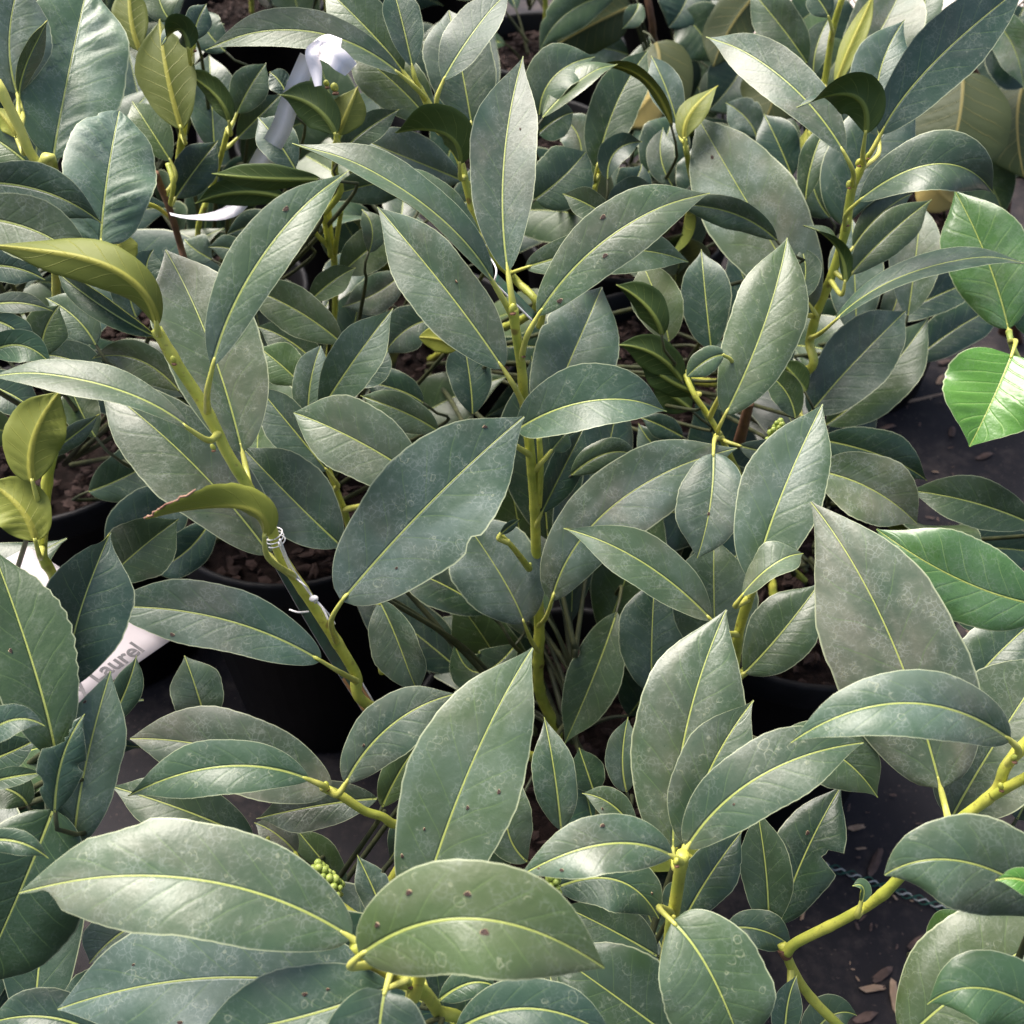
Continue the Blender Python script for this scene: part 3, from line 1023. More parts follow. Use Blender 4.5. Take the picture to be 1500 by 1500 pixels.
Cp.leaf((640, 470), (600, 480), (560, 520), 70, .72, None, r=10, dust=.3, tone=.25)
Cp.leaf((540, 370), (545, 335), (530, 305), 45, .70, None, r=30, dust=.6, tone=.6)
Cp.leaf((620, 590), (580, 570), (530, 560), 60, .72, None, r=0, dust=.2, tone=.2)
Cp.leaf((130, 720), (200, 690), (280, 640), 90, .74, None, r=0, dust=.3, tone=.2)
Cp.leaf((170, 830), (215, 770), (290, 715), 110, .70, None, r=0, dust=.45, tone=.25)
Cp.leaf((160, 845), (210, 800), (262, 760), 110, .62, None, r=10, dust=.2, tone=.25)
Cp.leaf((310, 760), (270, 810), (215, 838), 70, .68, None, r=0, dust=.1, tone=.15)
Cp.twig([(470, 300, .70), (478, 340, .72), (485, 375, .75)], .0014, .002)
Cp.twig([(500, 310, .70), (494, 345, .73), (489, 380, .76)], .0014, .002)
Cp.twig([(447, 325, .69), (465, 345, .71), (480, 360, .74)], .0012, .0018)

# ---- right shrub
D = Plant('D', 0.155, 0.885, 'tall laurel shrub on the right, thick yellow green stem under a fan of leaves')
pot(0.155, 0.885, 'black plastic pot under the tall right hand shrub')
D.stem([(1264, 240, .645), (1248, 277, .655), (1240, 330, .668), (1230, 368, .68), (1213, 418, .695), (1197, 458, .71), (1186, 500, .725), (1178, 545, .74)], .0029, .0048)
D.leaf((1190, 452), (1104, 312), (1020, 168), 150, .70, (1198, 462), k=.1, r=0, dust=.85, tone=.35, blunt=.58, spots=[(-.22, .78, 8)])
D.leaf((1238, 226), (1148, 116), (1029, 47), 84, .62, (1246, 275), k=.35, a=.12, r=20, f=8, dust=.8, tone=.5, tipbend=.04)
D.leaf((1268, 196), (1250, 140), (1166, 156), 78, .60, (1264, 238), k=-.1, a=.2, r=165, r2=40, tw=.72, f=12, tone=.25, fresh=.0, dust=.4, under=M_UNDG)
D.leaf((1288, 200), (1288, 110), (1326, 28), 92, .67, (1262, 250), r=5, dust=.75, tone=.4)
D.leaf((1290, 197), (1368, 92), (1510, -28), 104, .63, (1266, 245), k=-.1, a=.06, r=8, f=7, dust=.45, tone=.25, blunt=.62)
D.leaf((1236, 330), (1262, 240), (1348, 142), 130, .71, (1242, 340), r=0, dust=.6, tone=.3)
D.leaf((1258, 294), (1375, 240), (1461, 288), 96, .62, (1240, 335), k=-.2, a=.22, r=-38, r2=-8, f=18, dust=.45, tone=.4, drops=.6)
D.leaf((1246, 402), (1300, 345), (1365, 292), 66, .68, (1222, 395), r=0, f=14, dust=.3, tone=.15)
D.leaf((1250, 362), (1292, 312), (1338, 283), 52, .71, (1236, 360), r=0, dust=.5, tone=.3)
D.leaf((1330, 462), (1342, 372), (1350, 292), 82, .78, None, r=0, dust=.9, tone=.4)
D.leaf((1255, 492), (1252, 405), (1248, 318), 86, .80, None, r=0, dust=.85, tone=.4)
D.leaf((1238, 415), (1225, 360), (1177, 328), 44, .665, (1215, 412), r=140, r2=60, f=15, tone=.0, fresh=.2, under=M_UNDG)
D.leaf((1222, 470), (1345, 396), (1520, 372), 72, .64, (1192, 495), k=-.1, a=.1, r=-58, f=8, dust=.4, tone=.5)
D.leaf((1186, 606), (1256, 526), (1332, 452), 112, .74, (1178, 560), r=5, dust=.6, tone=.3, blunt=.6)
D.leaf((1210, 622), (1290, 555), (1362, 462), 100, .78, None, r=0, dust=.3, tone=.3)
D.leaf((1335, 532), (1400, 482), (1482, 438), 74, .86, None, r=0, dust=.15, tone=.2)
D.leaf((1168, 440), (1180, 400), (1172, 360), 50, .69, (1197, 460), r=0, dust=.3, tone=.4)
D.leaf((1290, 480), (1310, 450), (1320, 400), 44, .80, None, r=0, dust=.8, tone=.4)
D.leaf((1180, 575), (1158, 545), (1140, 528), 46, .68, None, r=165, tone=.05, under=M_UNDG)
D.leaf((1165, 612), (1150, 572), (1117, 544), 54, .67, None, r=0, dust=.35, tone=.35)
D.leaf((1180, 292), (1190, 235), (1213, 178), 46, .74, None, r=0, dust=.1, tone=.2)
D.leaf((1300, 470), (1380, 430), (1460, 400), 60, .84, None, r=0, dust=.2, tone=.2)
D.bud(1257, 238, .635, 5); D.bud(1271, 228, .636, 4); D.bud(1240, 325, .655, 5); D.bud(1243, 270, .645, 5)

# ---- shrub under the right one, in front of it
E = Plant('E', 0.24, 0.60, 'laurel shrub right of the middle stem, one tall leaf up and one dusty leaf hanging')
pot(0.24, 0.60, 'black plastic pot with bark showing, right of the middle upright stem')
E.stem([(1000, 540, .66), (1017, 578, .655), (1036, 606, .66), (1054, 636, .665), (1080, 690, .69)], .0018, .003)
E.stem([(1102, 862, .53), (1094, 885, .54), (1085, 915, .56), (1080, 945, .58), (1082, 990, .62)], .0028, .0038)
E.twig([(1098, 590, .70), (1090, 620, .72), (1082, 650, .74)], .003, .004, M_WOOD)
E.leaf((1062, 608), (1120, 474), (1154, 343), 118, .61, (1054, 636), k=.1, r=0, f=12, dust=.5, tone=.5, blunt=.62, drops=.9)
E.leaf((1045, 664), (1040, 742), (1021, 818), 106, .575, (1054, 640), k=-.2, a=.1, r=0, f=12, dust=.75, tone=.5, blunt=.55, spots=[(0, .6, 7)])
E.leaf((1083, 653), (1122, 662), (1165, 668), 40, .64, (1058, 640), r=0, dust=.4, tone=.5)
E.leaf((1105, 852), (1140, 738), (1205, 592), 132, .515, (1100, 872), k=.12, r=0, f=10, dust=.5, tone=.35, blunt=.62, drops=.7)
E.leaf((1087, 872), (1132, 828), (1180, 808), 74, .505, (1098, 880), k=-.05, a=.2, r=-60, r2=-25, f=18, dust=.4, tone=.5)
E.leaf((1090, 986), (1142, 930), (1202, 852), 104, .60, (1082, 960), r=-5, dust=.2, tone=.3)
E.leaf((1050, 975), (1046, 880), (1046, 785), 138, .635, None, r=0, dust=.6, tone=.15, blunt=.58)
E.leaf((1042, 908), (940, 823), (825, 773), 88, .53, (1078, 930), k=-.05, a=.08, r=12, f=10, dust=.5, tone=.6, drops=.4)
E.leaf((955, 1015), (955, 930), (960, 842), 112, .66, None, r=0, dust=.55, tone=.2)
E.leaf((1060, 520), (1035, 528), (1006, 552), 42, .60, (1050, 600), r=0, dust=.5, tone=.5, blunt=.45)
E.leaf((1020, 575), (985, 560), (935, 525), 56, .665, (1018, 580), r=165, tone=0., a=.12, under=M_UNDG)
E.leaf((1200, 644), (1292, 668), (1358, 704), 82, .70, None, r=0, dust=.15, tone=.3)
E.leaf((1512, 768), (1425, 736), (1328, 718), 84, .68, None, r=0, dust=.25, tone=.2)
E.leaf((1196, 690), (1275, 716), (1345, 768), 112, .625, None, r=-6, dust=.85, tone=.4, blunt=.6)
E.leaf((1480, 905), (1430, 905), (1385, 885), 44, .66, None, r=0, dust=.2, tone=.3)
E.leaf((1400, 1030), (1455, 965), (1520, 905), 110, .60, None, r=0, dust=.3, tone=.2)
E.leaf((1060, 700), (1000, 690), (950, 720), 60, .70, None, r=0, dust=.3, tone=.25)
E.leaf((1000, 690), (960, 655), (935, 620), 60, .73, None, r=0, dust=.6, tone=.35)
E.bud_cluster((1130, 650), (1144, 618), .66, 16, 5.0)
E.bud(1048, 640, .655, 5)

# ---- bright fresh shrub at the right edge
G = Plant('G', 0.86, 0.56, 'young laurel shoot with bright glossy green leaves at the right edge')
pot(0.86, 0.56, 'black plastic pot beyond the right edge holding the bright green shoot')
G.stem([(1478, 486, .645), (1484, 512, .64), (1500, 540, .645), (1540, 600, .66)], .002, .003, M_BUD)
G.leaf((1477, 482), (1446, 380), (1398, 278), 124, .665, (1480, 490), k=.1, r=0, f=10, dust=.35, tone=.8, fresh=.6, crumple=.03, blunt=.6, drops=.1)
G.leaf((1482, 520), (1452, 590), (1420, 654), 172, .60, (1482, 505), k=-.1, r=0, f=14, dust=0, tone=.8, fresh=1., shape=.74, crumple=.03, teeth=.02, blunt=.6, drops=.0)
G.leaf((1535, 888), (1412, 852), (1284, 775), 140, .545, None, k=.05, r=0, f=8, dust=.4, tone=.7, fresh=.5, crumple=.03, blunt=.62, drops=.1)
G.leaf((1530, 500), (1505, 450), (1492, 400), 60, .67, None, r=0, dust=.1, tone=.7, fresh=.5, crumple=.03)

# ---- front row
H = Plant('H', 0.27, 0.10, 'near laurel shrub at the lower right, bent stem crossing the bare floor')
pot(0.27, 0.10, 'black plastic pot below the lower right corner under the bent stem')
H.stem([(1512, 1078, .430), (1474, 1122, .440), (1457, 1160, .448), (1402, 1204, .462), (1350, 1250, .475), (1293, 1310, .492), (1240, 1344, .508), (1168, 1380, .525), (1152, 1396, .530)], .0025, .0029, ground=False)
H.stem([(1145, 1382, .532), (1151, 1396, .532), (1166, 1430, .538), (1192, 1466, .548), (1228, 1502, .555), (1262, 1540, .56)], .0026, .0036)
H.leaf((1378, 1155), (1296, 915), (1186, 733), 210, .475, (1388, 1208), k=.1, a=.05, r=0, f=8, dust=.8, tone=.5, shape=.86, blunt=.58, drops=.7)
H.leaf((1480, 1084), (1325, 1030), (1158, 1088), 104, .42, (1478, 1122), k=-.15, a=.2, r=14, f=12, dust=.6, tone=.7, drops=.9, blunt=.62)
H.leaf((1394, 1198), (1452, 1098), (1545, 955), 180, .50, (1390, 1214), r=5, f=10, dust=.4, tone=.25, blunt=.6)
H.leaf((1545, 1330), (1410, 1262), (1294, 1284), 150, .395, (1560, 1340), k=-.1, a=.14, r=-8, f=8, dust=.35, tone=.4, blunt=.5, drops=.7)
H.leaf((1325, 1525), (1425, 1440), (1570, 1350), 190, .46, None, r=0, f=8, dust=.3, tone=.25, blunt=.6, drops=.8)
H.leaf((1545, 1500), (1442, 1448), (1356, 1474), 116, .41, None, a=.12, r=-5, f=10, dust=.15, tone=.75, fresh=.15, drops=.5)
H.leaf((1540, 1316), (1500, 1290), (1458, 1290), 44, .372, None, r=0, dust=0, tone=.7, fresh=.9)
H.leaf((1372, 1390), (1386, 1360), (1416, 1338), 56, .49, None, r=0, dust=0, tone=.7, fresh=.35)
H.leaf((1150, 1528), (1154, 1470), (1168, 1428), 50, .515, (1152, 1420), r=0, dust=.15, tone=.2)
H.leaf((1180, 1530), (1218, 1488), (1256, 1488), 64, .57, None, r=0, dust=.1, tone=.3)
H.leaf((1262, 1322), (1264, 1300), (1248, 1297), 26, .485, (1262, 1330), r=35, f=22, dust=.4, tone=.8, fresh=.2, NL=20)
H.leaf((1490, 1200), (1512, 1160), (1540, 1120), 90, .50, None, dust=.3, tone=.25)
H.twig([(1147, 1390, .531), (1150, 1395, .531), (1153, 1399, .532)], .0031, .0032, M_WOOD)
H.bud(1387, 1200, .455, 6); H.bud(1466, 1152, .438, 6); H.bud(1485, 1110, .425, 6)
H.twig([(1455, 1165, .448), (1478, 1152, .44), (1510, 1135, .43)], .0022, .002)

I = Plant('I', 0.02, 0.09, 'near laurel shrub at bottom centre right, one big leaf up and leaves fanned round it')
pot(0.02, 0.09, 'black plastic pot below the bottom edge under the fanned leaves')
I.stem([(1000, 1250, .437), (994, 1290, .446), (987, 1335, .458), (976, 1400, .48), (960, 1480, .51)], .0028, .004)
I.leaf((986, 1242), (1006, 1065), (1064, 893), 172, .475, (994, 1270), k=.1, r=0, f=9, dust=.45, tone=.5, shape=.92, blunt=.6, drops=.7)
I.leaf((1003, 1238), (1040, 1128), (1104, 1026), 116, .455, (1000, 1262), k=.05, r=5, f=10, dust=.35, tone=.45, drops=.7)
I.leaf((1006, 1242), (1112, 1138), (1270, 1086), 112, .44, (1002, 1275), k=-.1, a=.08, r=-5, f=8, dust=.35, tone=.5, blunt=.6, drops=1., spots=[(.22, .33, 5)])
I.leaf((1140, 1085), (1222, 1104), (1287, 1170), 104, .49, None, r=0, dust=.4, tone=.4)
I.leaf((985, 1254), (884, 1237), (757, 1286), 92, .43, (1000, 1262), k=-.15, a=.15, r=12, f=12, dust=.5, tone=.65, drops=1., spots=[(-.62, .72, 8), (.62, .48, 9), (-.22, .85, 5)])
I.leaf((816, 1300), (905, 1290), (966, 1347), 92, .475, None, k=-.1, a=.1, r=0, f=8, dust=.25, tone=.4, drops=1., blunt=.55, spots=[(-.42, .78, 5)])
I.leaf((985, 1350), (1040, 1424), (1090, 1545), 178, .425, (986, 1340), k=-.1, a=.08, r=0, f=6, dust=.3, tone=.55, blunt=.52, drops=1.)
I.leaf((822, 1216), (812, 1130), (797, 1050), 72, .50, None, r=0, f=16, dust=.6, tone=.5)
I.leaf((772, 1262), (742, 1205), (758, 1120), 84, .555, None, r=0, dust=.5, tone=.2)
I.leaf((928, 1216), (895, 1178), (852, 1162), 50, .55, None, r=0, dust=.6, tone=.4, spots=[(-.62, .62, 5)])
I.leaf((1126, 1360), (1122, 1275), (1108, 1180), 82, .545, None, r=0, dust=.1, tone=.2)
I.leaf((1142, 1354), (1178, 1254), (1234, 1148), 108, .575, None, r=0, dust=.15, tone=.2, bites=[(1, .55, .06, .55)], spots=[(-.22, .62, 9)])
I.leaf((1003, 1346), (1040, 1282), (1088, 1216), 82, .52, None, r=0, dust=.15, tone=.25)
I.leaf((1062, 1362), (1112, 1362), (1164, 1389), 62, .54, None, r=-10, dust=.15, tone=.4)
I.leaf((1010, 1540), (905, 1462), (806, 1392), 158, .47, None, r=0, dust=.2, tone=.25, drops=.8, blunt=.6)
I.leaf((962, 1400), (895, 1362), (822, 1326), 96, .53, None, r=0, dust=.2, tone=.3)
I.leaf((870, 1160), (860, 1130), (848, 1095), 60, .60, None, r=0, dust=.1, tone=.2)
I.leaf((918, 1160), (912, 1110), (920, 1050), 60, .56, None, r=0, dust=.4, tone=.3)
I.leaf((985, 1345), (1000, 1310), (1010, 1280), 60, .53, (988, 1330), r=0, dust=.2, tone=.4)
I.bud_cluster((806, 1318), (812, 1282), .462, 18, 6.0)
I.bud(990, 1262, .43, 6); I.bud(986, 1345, .45, 6)

J = Plant('J', -0.23, 0.09, 'near laurel shrub at bottom left centre with the largest pale leaves and a blurred one')
pot(-0.23, 0.09, 'black plastic pot below the bottom left edge')
J.stem([(520, 1382, .385), (548, 1412, .392), (580, 1436, .40), (612, 1446, .41), (640, 1480, .43), (650, 1530, .45)], .0027, .0036)
J.stem([(474, 1154, .482), (500, 1166, .487), (534, 1188, .495), (570, 1204, .505), (590, 1260, .53)], .0022, .0032)
J.stem([(378, 1236, .526), (398, 1246, .518), (430, 1266, .51), (500, 1325, .50), (560, 1366, .50), (600, 1400, .50)], .0013, .0034)
J.leaf((515, 1374), (285, 1288), (17, 1308), 182, .385, (545, 1408), k=-.05, a=.06, r=8, f=8, dust=.6, tone=.75, blunt=.58, drops=.9, bites=[(-1, .93, .06, .75), (1, .70, .08, .12)])
J.leaf((560, 1466), (325, 1432), (80, 1480), 205, .425, (600, 1442), k=0, a=.05, r=0, f=6, dust=.75, tone=.55, blunt=.58, drops=.9, spots=[(.42, .72, 6), (-.62, .6, 10), (0, .2, 6)])
J.leaf((572, 1446), (440, 1490), (282, 1522), 150, .385, (585, 1440), k=-.05, r=0, f=8, dust=.25, tone=.6, blunt=.55, drops=1., spots=[(.42, .4, 10), (.42, .3, 7)])
J.leaf((564, 1452), (556, 1505), (548, 1610), 180, .372, (575, 1437), k=-.1, r=0, f=10, dust=.3, tone=.4, blunt=.42, drops=.8)
J.leaf((612, 1345), (690, 1122), (782, 946), 182, .435, (640, 1440), k=.12, a=.05, r=0, f=7, dust=.45, tone=.5, blunt=.6, drops=.7, spots=[(.62, .5, 9), (.22, .4, 8), (-.42, .3, 6), (-.8, .2, 8)])
J.leaf((527, 1400), (695, 1346), (888, 1420), 172, .352, (548, 1412), k=-.1, a=.15, r=0, f=8, dust=.25, tone=.5, blunt=.55, drops=1., spots=[(.22, .52, 16), (-.42, .48, 13), (-.62, .3, 13), (-.42, .15, 12)])
J.leaf((506, 1148), (574, 1062), (672, 1014), 96, .47, (486, 1158), k=0, a=.08, r=-5, f=8, dust=.35, tone=.4, drops=.8, spots=[(-.22, .3, 6)])
J.leaf((560, 1182), (592, 1120), (632, 1066), 62, .505, None, r=10, dust=.2, tone=.2)
J.leaf((453, 1142), (325, 1123), (184, 1167), 90, .462, (478, 1154), k=-.05, a=.1, r=8, f=12, dust=.35, tone=.6, drops=.9)
J.leaf((484, 1160), (335, 1100), (188, 1082), 128, .497, (490, 1162), k=0, r=0, dust=.7, tone=.4, blunt=.55)
J.leaf((552, 1170), (468, 1180), (372, 1200), 76, .535, None, r=0, dust=.75, tone=.2)
J.leaf((372, 1234), (288, 1194), (158, 1150), 96, .525, (388, 1236), r=0, dust=.45, tone=.35, drops=.7)
J.leaf((434, 1250), (405, 1222), (372, 1205), 52, .55, None, r=0, dust=.9, tone=.3)
J.leaf((505, 1300), (470, 1258), (432, 1212), 60, .57, None, r=0, dust=.15, tone=.15)
J.leaf((566, 1352), (548, 1305), (523, 1252), 54, .48, (562, 1368), r=0, f=18, dust=.5, tone=.4)
J.leaf((643, 1466), (690, 1440), (730, 1448), 46, .43, None, r=0, dust=.2, tone=.4)
J.leaf((668, 1510), (785, 1478), (910, 1530), 96, .405, None, r=0, dust=.25, tone=.4, drops=.8)
J.leaf((740, 1440), (775, 1420), (800, 1425), 46, .47, None, r=0, dust=.2, tone=.3)
J.leaf((215, 1348), (170, 1372), (130, 1412), 92, .47, None, r=0, dust=.85, tone=.3)
J.leaf((303, 1062), (287, 1008), (270, 960), 88, .52, None, r=0, dust=.4, tone=.4)
J.leaf((150, 1520), (70, 1490), (-20, 1500), 90, .45, None, r=0, dust=.15, tone=.2)
J.leaf((210, 1390), (150, 1450), (70, 1480), 90, .49, None, r=0, dust=.2, tone=.15)
J.leaf((640, 1180), (600, 1220), (570, 1260), 60, .56, None, r=0, dust=.2, tone=.15)
J.leaf((720, 1500), (700, 1470), (690, 1440), 50, .47, None, r=0, dust=.2, tone=.3)
J.twig([(432, 1250, .545), (442, 1270, .53), (452, 1288, .515)], .0012, .0018)
J.twig([(800, 1422, .47), (782, 1446, .475), (758, 1478, .48)], .0022, .0026)
J.twig([(616, 1420, .40), (612, 1442, .405), (606, 1462, .41)], .0024, .0024)
J.bud_cluster((500, 1312), (462, 1266), .475, 34, 6.5)
J.bud(478, 1150, .478, 6); J.bud(600, 1440, .395, 6); J.bud(392, 1230, .51, 5)

K = Plant('K', -0.45, 0.32, 'dark glossy laurel shrub at the lower left edge with ragged bitten leaves')
pot(-0.45, 0.32, 'black plastic pot at the left edge under the ragged dark leaves')
K.stem([(78, 662, .50), (70, 700, .505), (64, 770, .525), (62, 812, .54), (66, 900, .57)], .0026, .0034)
K.leaf((108, 1242), (124, 1128), (162, 983), 112, .445, None, k=.05, r=0, f=12, dust=.4, tone=.5, blunt=.6, drops=.7, spots=[(-.8, .82, 7)])
K.leaf((82, 1110), (52, 985), (-14, 795), 142, .43, None, k=.1, r=12, f=12, dust=.08, tone=.35, drops=.3, teeth=.05, spots=[(-.42, .5, 9)])
K.leaf((80, 1190), (92, 1110), (124, 1046), 70, .425, None, k=0, r=0, f=10, dust=.1, tone=.4, drops=.4, bites=[(-1, .75, .14, .8), (1, .5, .05, .3), (-1, .3, .06, .3)])
K.leaf((96, 1010), (116, 900), (164, 780), 160, .455, None, k=.1, r=14, f=20, dust=.1, tone=.2, drops=.4, bites=[(-1, .97, .08, .4)])
K.leaf((-40, 1095), (14, 1056), (66, 1063), 58, .405, None, r=-5, dust=.5, tone=.5)
K.leaf((-30, 1150), (20, 1138), (66, 1132), 34, .44, None, r=0, dust=.05, tone=.6)
K.leaf((-30, 1120), (20, 1100), (55, 1082), 60, .46, None, r=0, dust=.1, tone=.2)
K.leaf((78, 1186), (32, 1300), (-36, 1450), 205, .435, None, k=0, r=0, f=8, dust=.0, tone=.25, drops=.3, blunt=.55, crumple=.012)
K.leaf((-40, 1236), (20, 1232), (72, 1258), 40, .405, None, r=0, dust=.4, tone=.4)
K.leaf((48, 706), (50, 640), (88, 574), 92, .475, (66, 745), r=175, tone=.45, f=12, crumple=.05, wave=.14, blunt=.55)
K.leaf((52, 792), (30, 745), (-14, 708), 84, .48, (63, 800), r=170, tone=.5, f=12, crumple=.05, wave=.14, blunt=.5)
K.leaf((66, 668), (105, 640), (147, 607), 36, .51, None, r=20, dust=.3, tone=.3)
K.leaf((160, 1060), (185, 1010), (200, 960), 50, .56, None, r=0, dust=.1, tone=.15)
K.leaf((40, 1180), (20, 1160), (-20, 1150), 70, .47, None, r=0, dust=.05, tone=.2)

Lp = Plant('L', -0.43, 0.77, 'broad leaved laurel shrub at the upper left corner with crinkled dusty leaves')
pot(-0.43, 0.77, 'black plastic pot at the left with bark showing beneath the broad crinkled leaves')
Lp.stem([(-6, 118, 0.485), (14, 158, 0.490), (30, 190, 0.495), (42, 220, 0.500), (58, 244, 0.505), (80, 268, 0.515)], .0025, .0034, M_PET)
Lp.leaf((78, 232), (96, 130), (130, -30), 172, .545, (45, 215), k=.3, r=0, f=14, dust=.75, tone=1., fresh=.12, crumple=.09, wave=.12, blunt=.5)
Lp.leaf((147, 358), (158, 255), (176, 158), 142, .50, (80, 265), k=.25, r=0, f=10, dust=.7, tone=.9, fresh=.1, crumple=.09, wave=.14, blunt=.36)
Lp.leaf((25, 137), (14, 52), (34, -40), 130, .535, (26, 180), r=0, f=10, dust=.9, tone=.6)
Lp.leaf((28, 138), (40, 90), (72, 30), 40, .53, (28, 182), r=40, f=10, dust=.2, tone=.4)
Lp.leaf((50, 250), (10, 215), (-50, 180), 66, .54, (48, 230), r=0, dust=.15, tone=.7)
Lp.leaf((24, 202), (12, 180), (-8, 158), 34, .535, (38, 212), r=170, tone=.8)
Lp.leaf((-45, 268), (62, 280), (148, 328), 84, .47, None, r=8, dust=.35, tone=.3, bites=[(1, .95, .06, .3)])
Lp.leaf((-45, 318), (60, 342), (140, 402), 108, .452, None, r=0, dust=.5, tone=.65)
Lp.leaf((-30, 390), (20, 392), (66, 410), 56, .475, None, r=0, dust=.3, tone=.05)
Lp.leaf((-20, 448), (30, 444), (78, 456), 36, .49, None, r=-20, dust=.4, tone=.5, a=.15)
Lp.leaf((62, 525), (66, 485), (88, 446), 66, .52, None, r=0, dust=.1, tone=.3)
Lp.leaf((-10, 470), (20, 482), (50, 510), 50, .50, None, r=0, dust=.0, tone=.7)
Lp.leaf((140, 505), (110, 465), (66, 436), 66, .57, None, r=0, dust=.6, tone=.55)
Lp.leaf((-20, 520), (30, 506), (76, 535), 56, .475, None, r=0, dust=.05, tone=.8, fresh=.12)
Lp.leaf((150, 560), (110, 530), (60, 520), 70, .60, None, r=0, dust=.2, tone=.3)
Lp.leaf((140, 640), (120, 605), (100, 560), 60, .60, None, r=0, dust=.2, tone=.2)
Lp.leaf((200, 465), (190, 430), (195, 395), 60, .60, None, r=0, dust=.4, tone=.5)
Lp.leaf((185, 395), (175, 360), (178, 330), 60, .58, None, r=175, tone=.7)
Lp.leaf((230, 420), (215, 395), (225, 365), 60, .62, None, r=0, dust=.5, tone=.5)
Lp.leaf((30, 640), (60, 610), (110, 590), 60, .62, None, r=0, dust=.1, tone=.2)
Lp.leaf((-30, 560), (20, 580), (60, 610), 70, .60, None, r=0, dust=.1, tone=.2)

# ---- back rows
Mp = Plant('M', -0.34, 1.00, 'laurel shrub behind at the upper left with upright yellow shoots beside the white ribbon')
pot(-0.34, 1.00, 'black plastic pot far back on the left beneath the white ribbon')
Mp.stem([(281, 62, .66), (279, 110, .68), (275, 150, .70), (267, 200, .72), (262, 240, .74)], .002, .003, ground=False)
Mp.stem([(228, 253, .70), (240, 285, .715), (248, 305, .72), (264, 358, .75), (275, 400, .78)], .0024, .004, M_WOOD)
Mp.stem([(334, 190, .72), (322, 235, .74), (308, 280, .76), (290, 340, .79)], .002, .0028)
Mp.stem([(497, 165, .62), (494, 200, .63), (490, 250, .66), (486, 300, .69)], .0022, .003)
Mp.leaf((266, 190), (244, 105), (234, 28), 94, .655, (268, 200), r=172, tone=.15, f=10)
Mp.leaf((206, 75), (192, 30), (190, -30), 56, .66, None, r=175, tone=.25)
Mp.leaf((276, 72), (262, 42), (234, 66), 60, .62, (280, 80), a=.2, r=150, r2=60, tone=.1, under=M_UNDG)
Mp.leaf((282, 60), (290, 30), (303, 5), 42, .63, (281, 66), r=0, dust=.3, tone=.4)
Mp.leaf((314, 218), (310, 145), (306, 76), 80, .80, None, r=0, dust=.5, tone=.35, blunt=.55)
Mp.leaf((347, 166), (366, 128), (390, 92), 60, .73, (340, 190), r=0, dust=.4, tone=.2)
Mp.leaf((336, 180), (316, 140), (268, 104), 52, .70, (334, 192), r=155, r2=120, tone=.1, a=.12, under=M_UNDG)
Mp.leaf((348, 202), (380, 170), (414, 136), 50, .75, (330, 215), r=0, dust=.1, tone=.2)
Mp.leaf((432, 247), (406, 206), (376, 170), 66, .63, None, r=0, dust=.8, tone=.5)
Mp.leaf((250, 236), (222, 192), (192, 146), 64, .71, (244, 290), r=0, dust=.15, tone=.3)
Mp.leaf((257, 290), (285, 250), (320, 205), 64, .73, (248, 303), r=0, dust=.25, tone=.2)
Mp.leaf((470, 262), (390, 262), (310, 254), 46, .60, None, k=-.1, a=.14, r=150, r2=165, tone=.25, f=16, under=M_UNDG)
Mp.leaf((420, 292), (355, 282), (286, 296), 48, .63, None, a=.14, r=160, r2=150, tone=.15, f=14, under=M_UNDG)
Mp.leaf((492, 198), (462, 158), (411, 138), 66, .60, (494, 205), r=165, tone=.15, a=.1, under=M_UNDG)
Mp.leaf((495, 198), (510, 162), (524, 128), 56, .605, (494, 205), r=175, tone=.4, a=.1)
Mp.leaf((420, 140), (410, 120), (394, 105), 40, .68, None, r=0, dust=.4, tone=.4, crumple=.12)
Mp.leaf((420, 340), (380, 330), (330, 345), 50, .78, None, r=0, dust=.2, tone=.2)
Mp.leaf((310, 380), (285, 365), (270, 350), 56, .76, None, r=0, dust=.8, tone=.4)
Mp.leaf((370, 380), (340, 365), (305, 362), 44, .72, None, r=0, dust=.4, tone=.4)
Mp.leaf((500, 225), (530, 195), (585, 160), 48, .64, None, r=0, dust=.4, tone=.4)
Mp.leaf((330, 75), (300, 40), (290, 5), 60, .82, None, r=0, dust=.2, tone=.3)
Mp.leaf((250, 30), (235, 5), (230, -30), 60, .70, None, r=0, dust=.6, tone=.5)
Mp.twig([(248, 303, .72), (254, 270, .70), (246, 240, .70)], .0014, .0018)
Mp.twig([(250, 320, .73), (232, 305, .72), (214, 298, .71)], .0012, .0016)
Mp.bud(283, 68, .655, 6, 2.2); Mp.bud(490, 128, .60, 8, 1.2); Mp.bud(478, 122, .60, 6, 1.2)

Np = Plant('N', 0.13, 1.14, 'laurel shrub behind the middle with dark upright leaves and a folded arching leaf')
pot(0.13, 1.14, 'black plastic pot far back behind the middle shrub')
Np.stem([(1003, 205, .72), (1008, 235, .735), (1014, 260, .75), (1025, 300, .78)], .002, .0032, ground=False)
Np.stem([(878, 235, .84), (876, 260, .86), (872, 290, .88)], .0022, .0034)
Np.leaf((790, 168), (812, 112), (872, 82), 84, .70, None, k=-.05, a=.12, r=-25, f=20, dust=.5, tone=.4)
Np.leaf((795, 172), (850, 118), (905, 88), 62, .69, None, r=-52, f=15, dust=.4, tone=.5)
Np.leaf((985, 186), (940, 112), (866, 97), 44, .72, None, a=.18, r=120, r2=110, tone=.2, dust=.3)
Np.leaf((874, 246), (904, 150), (952, 70), 82, .80, (878, 255), r=0, dust=.12, tone=.2, blunt=.6)
Np.leaf((992, 182), (976, 130), (953, 80), 54, .74, (1003, 208), r=0, dust=.7, tone=.4)
Np.leaf((1003, 205), (1012, 165), (1053, 126), 52, .70, (1004, 214), r=165, r2=120, tone=.3)
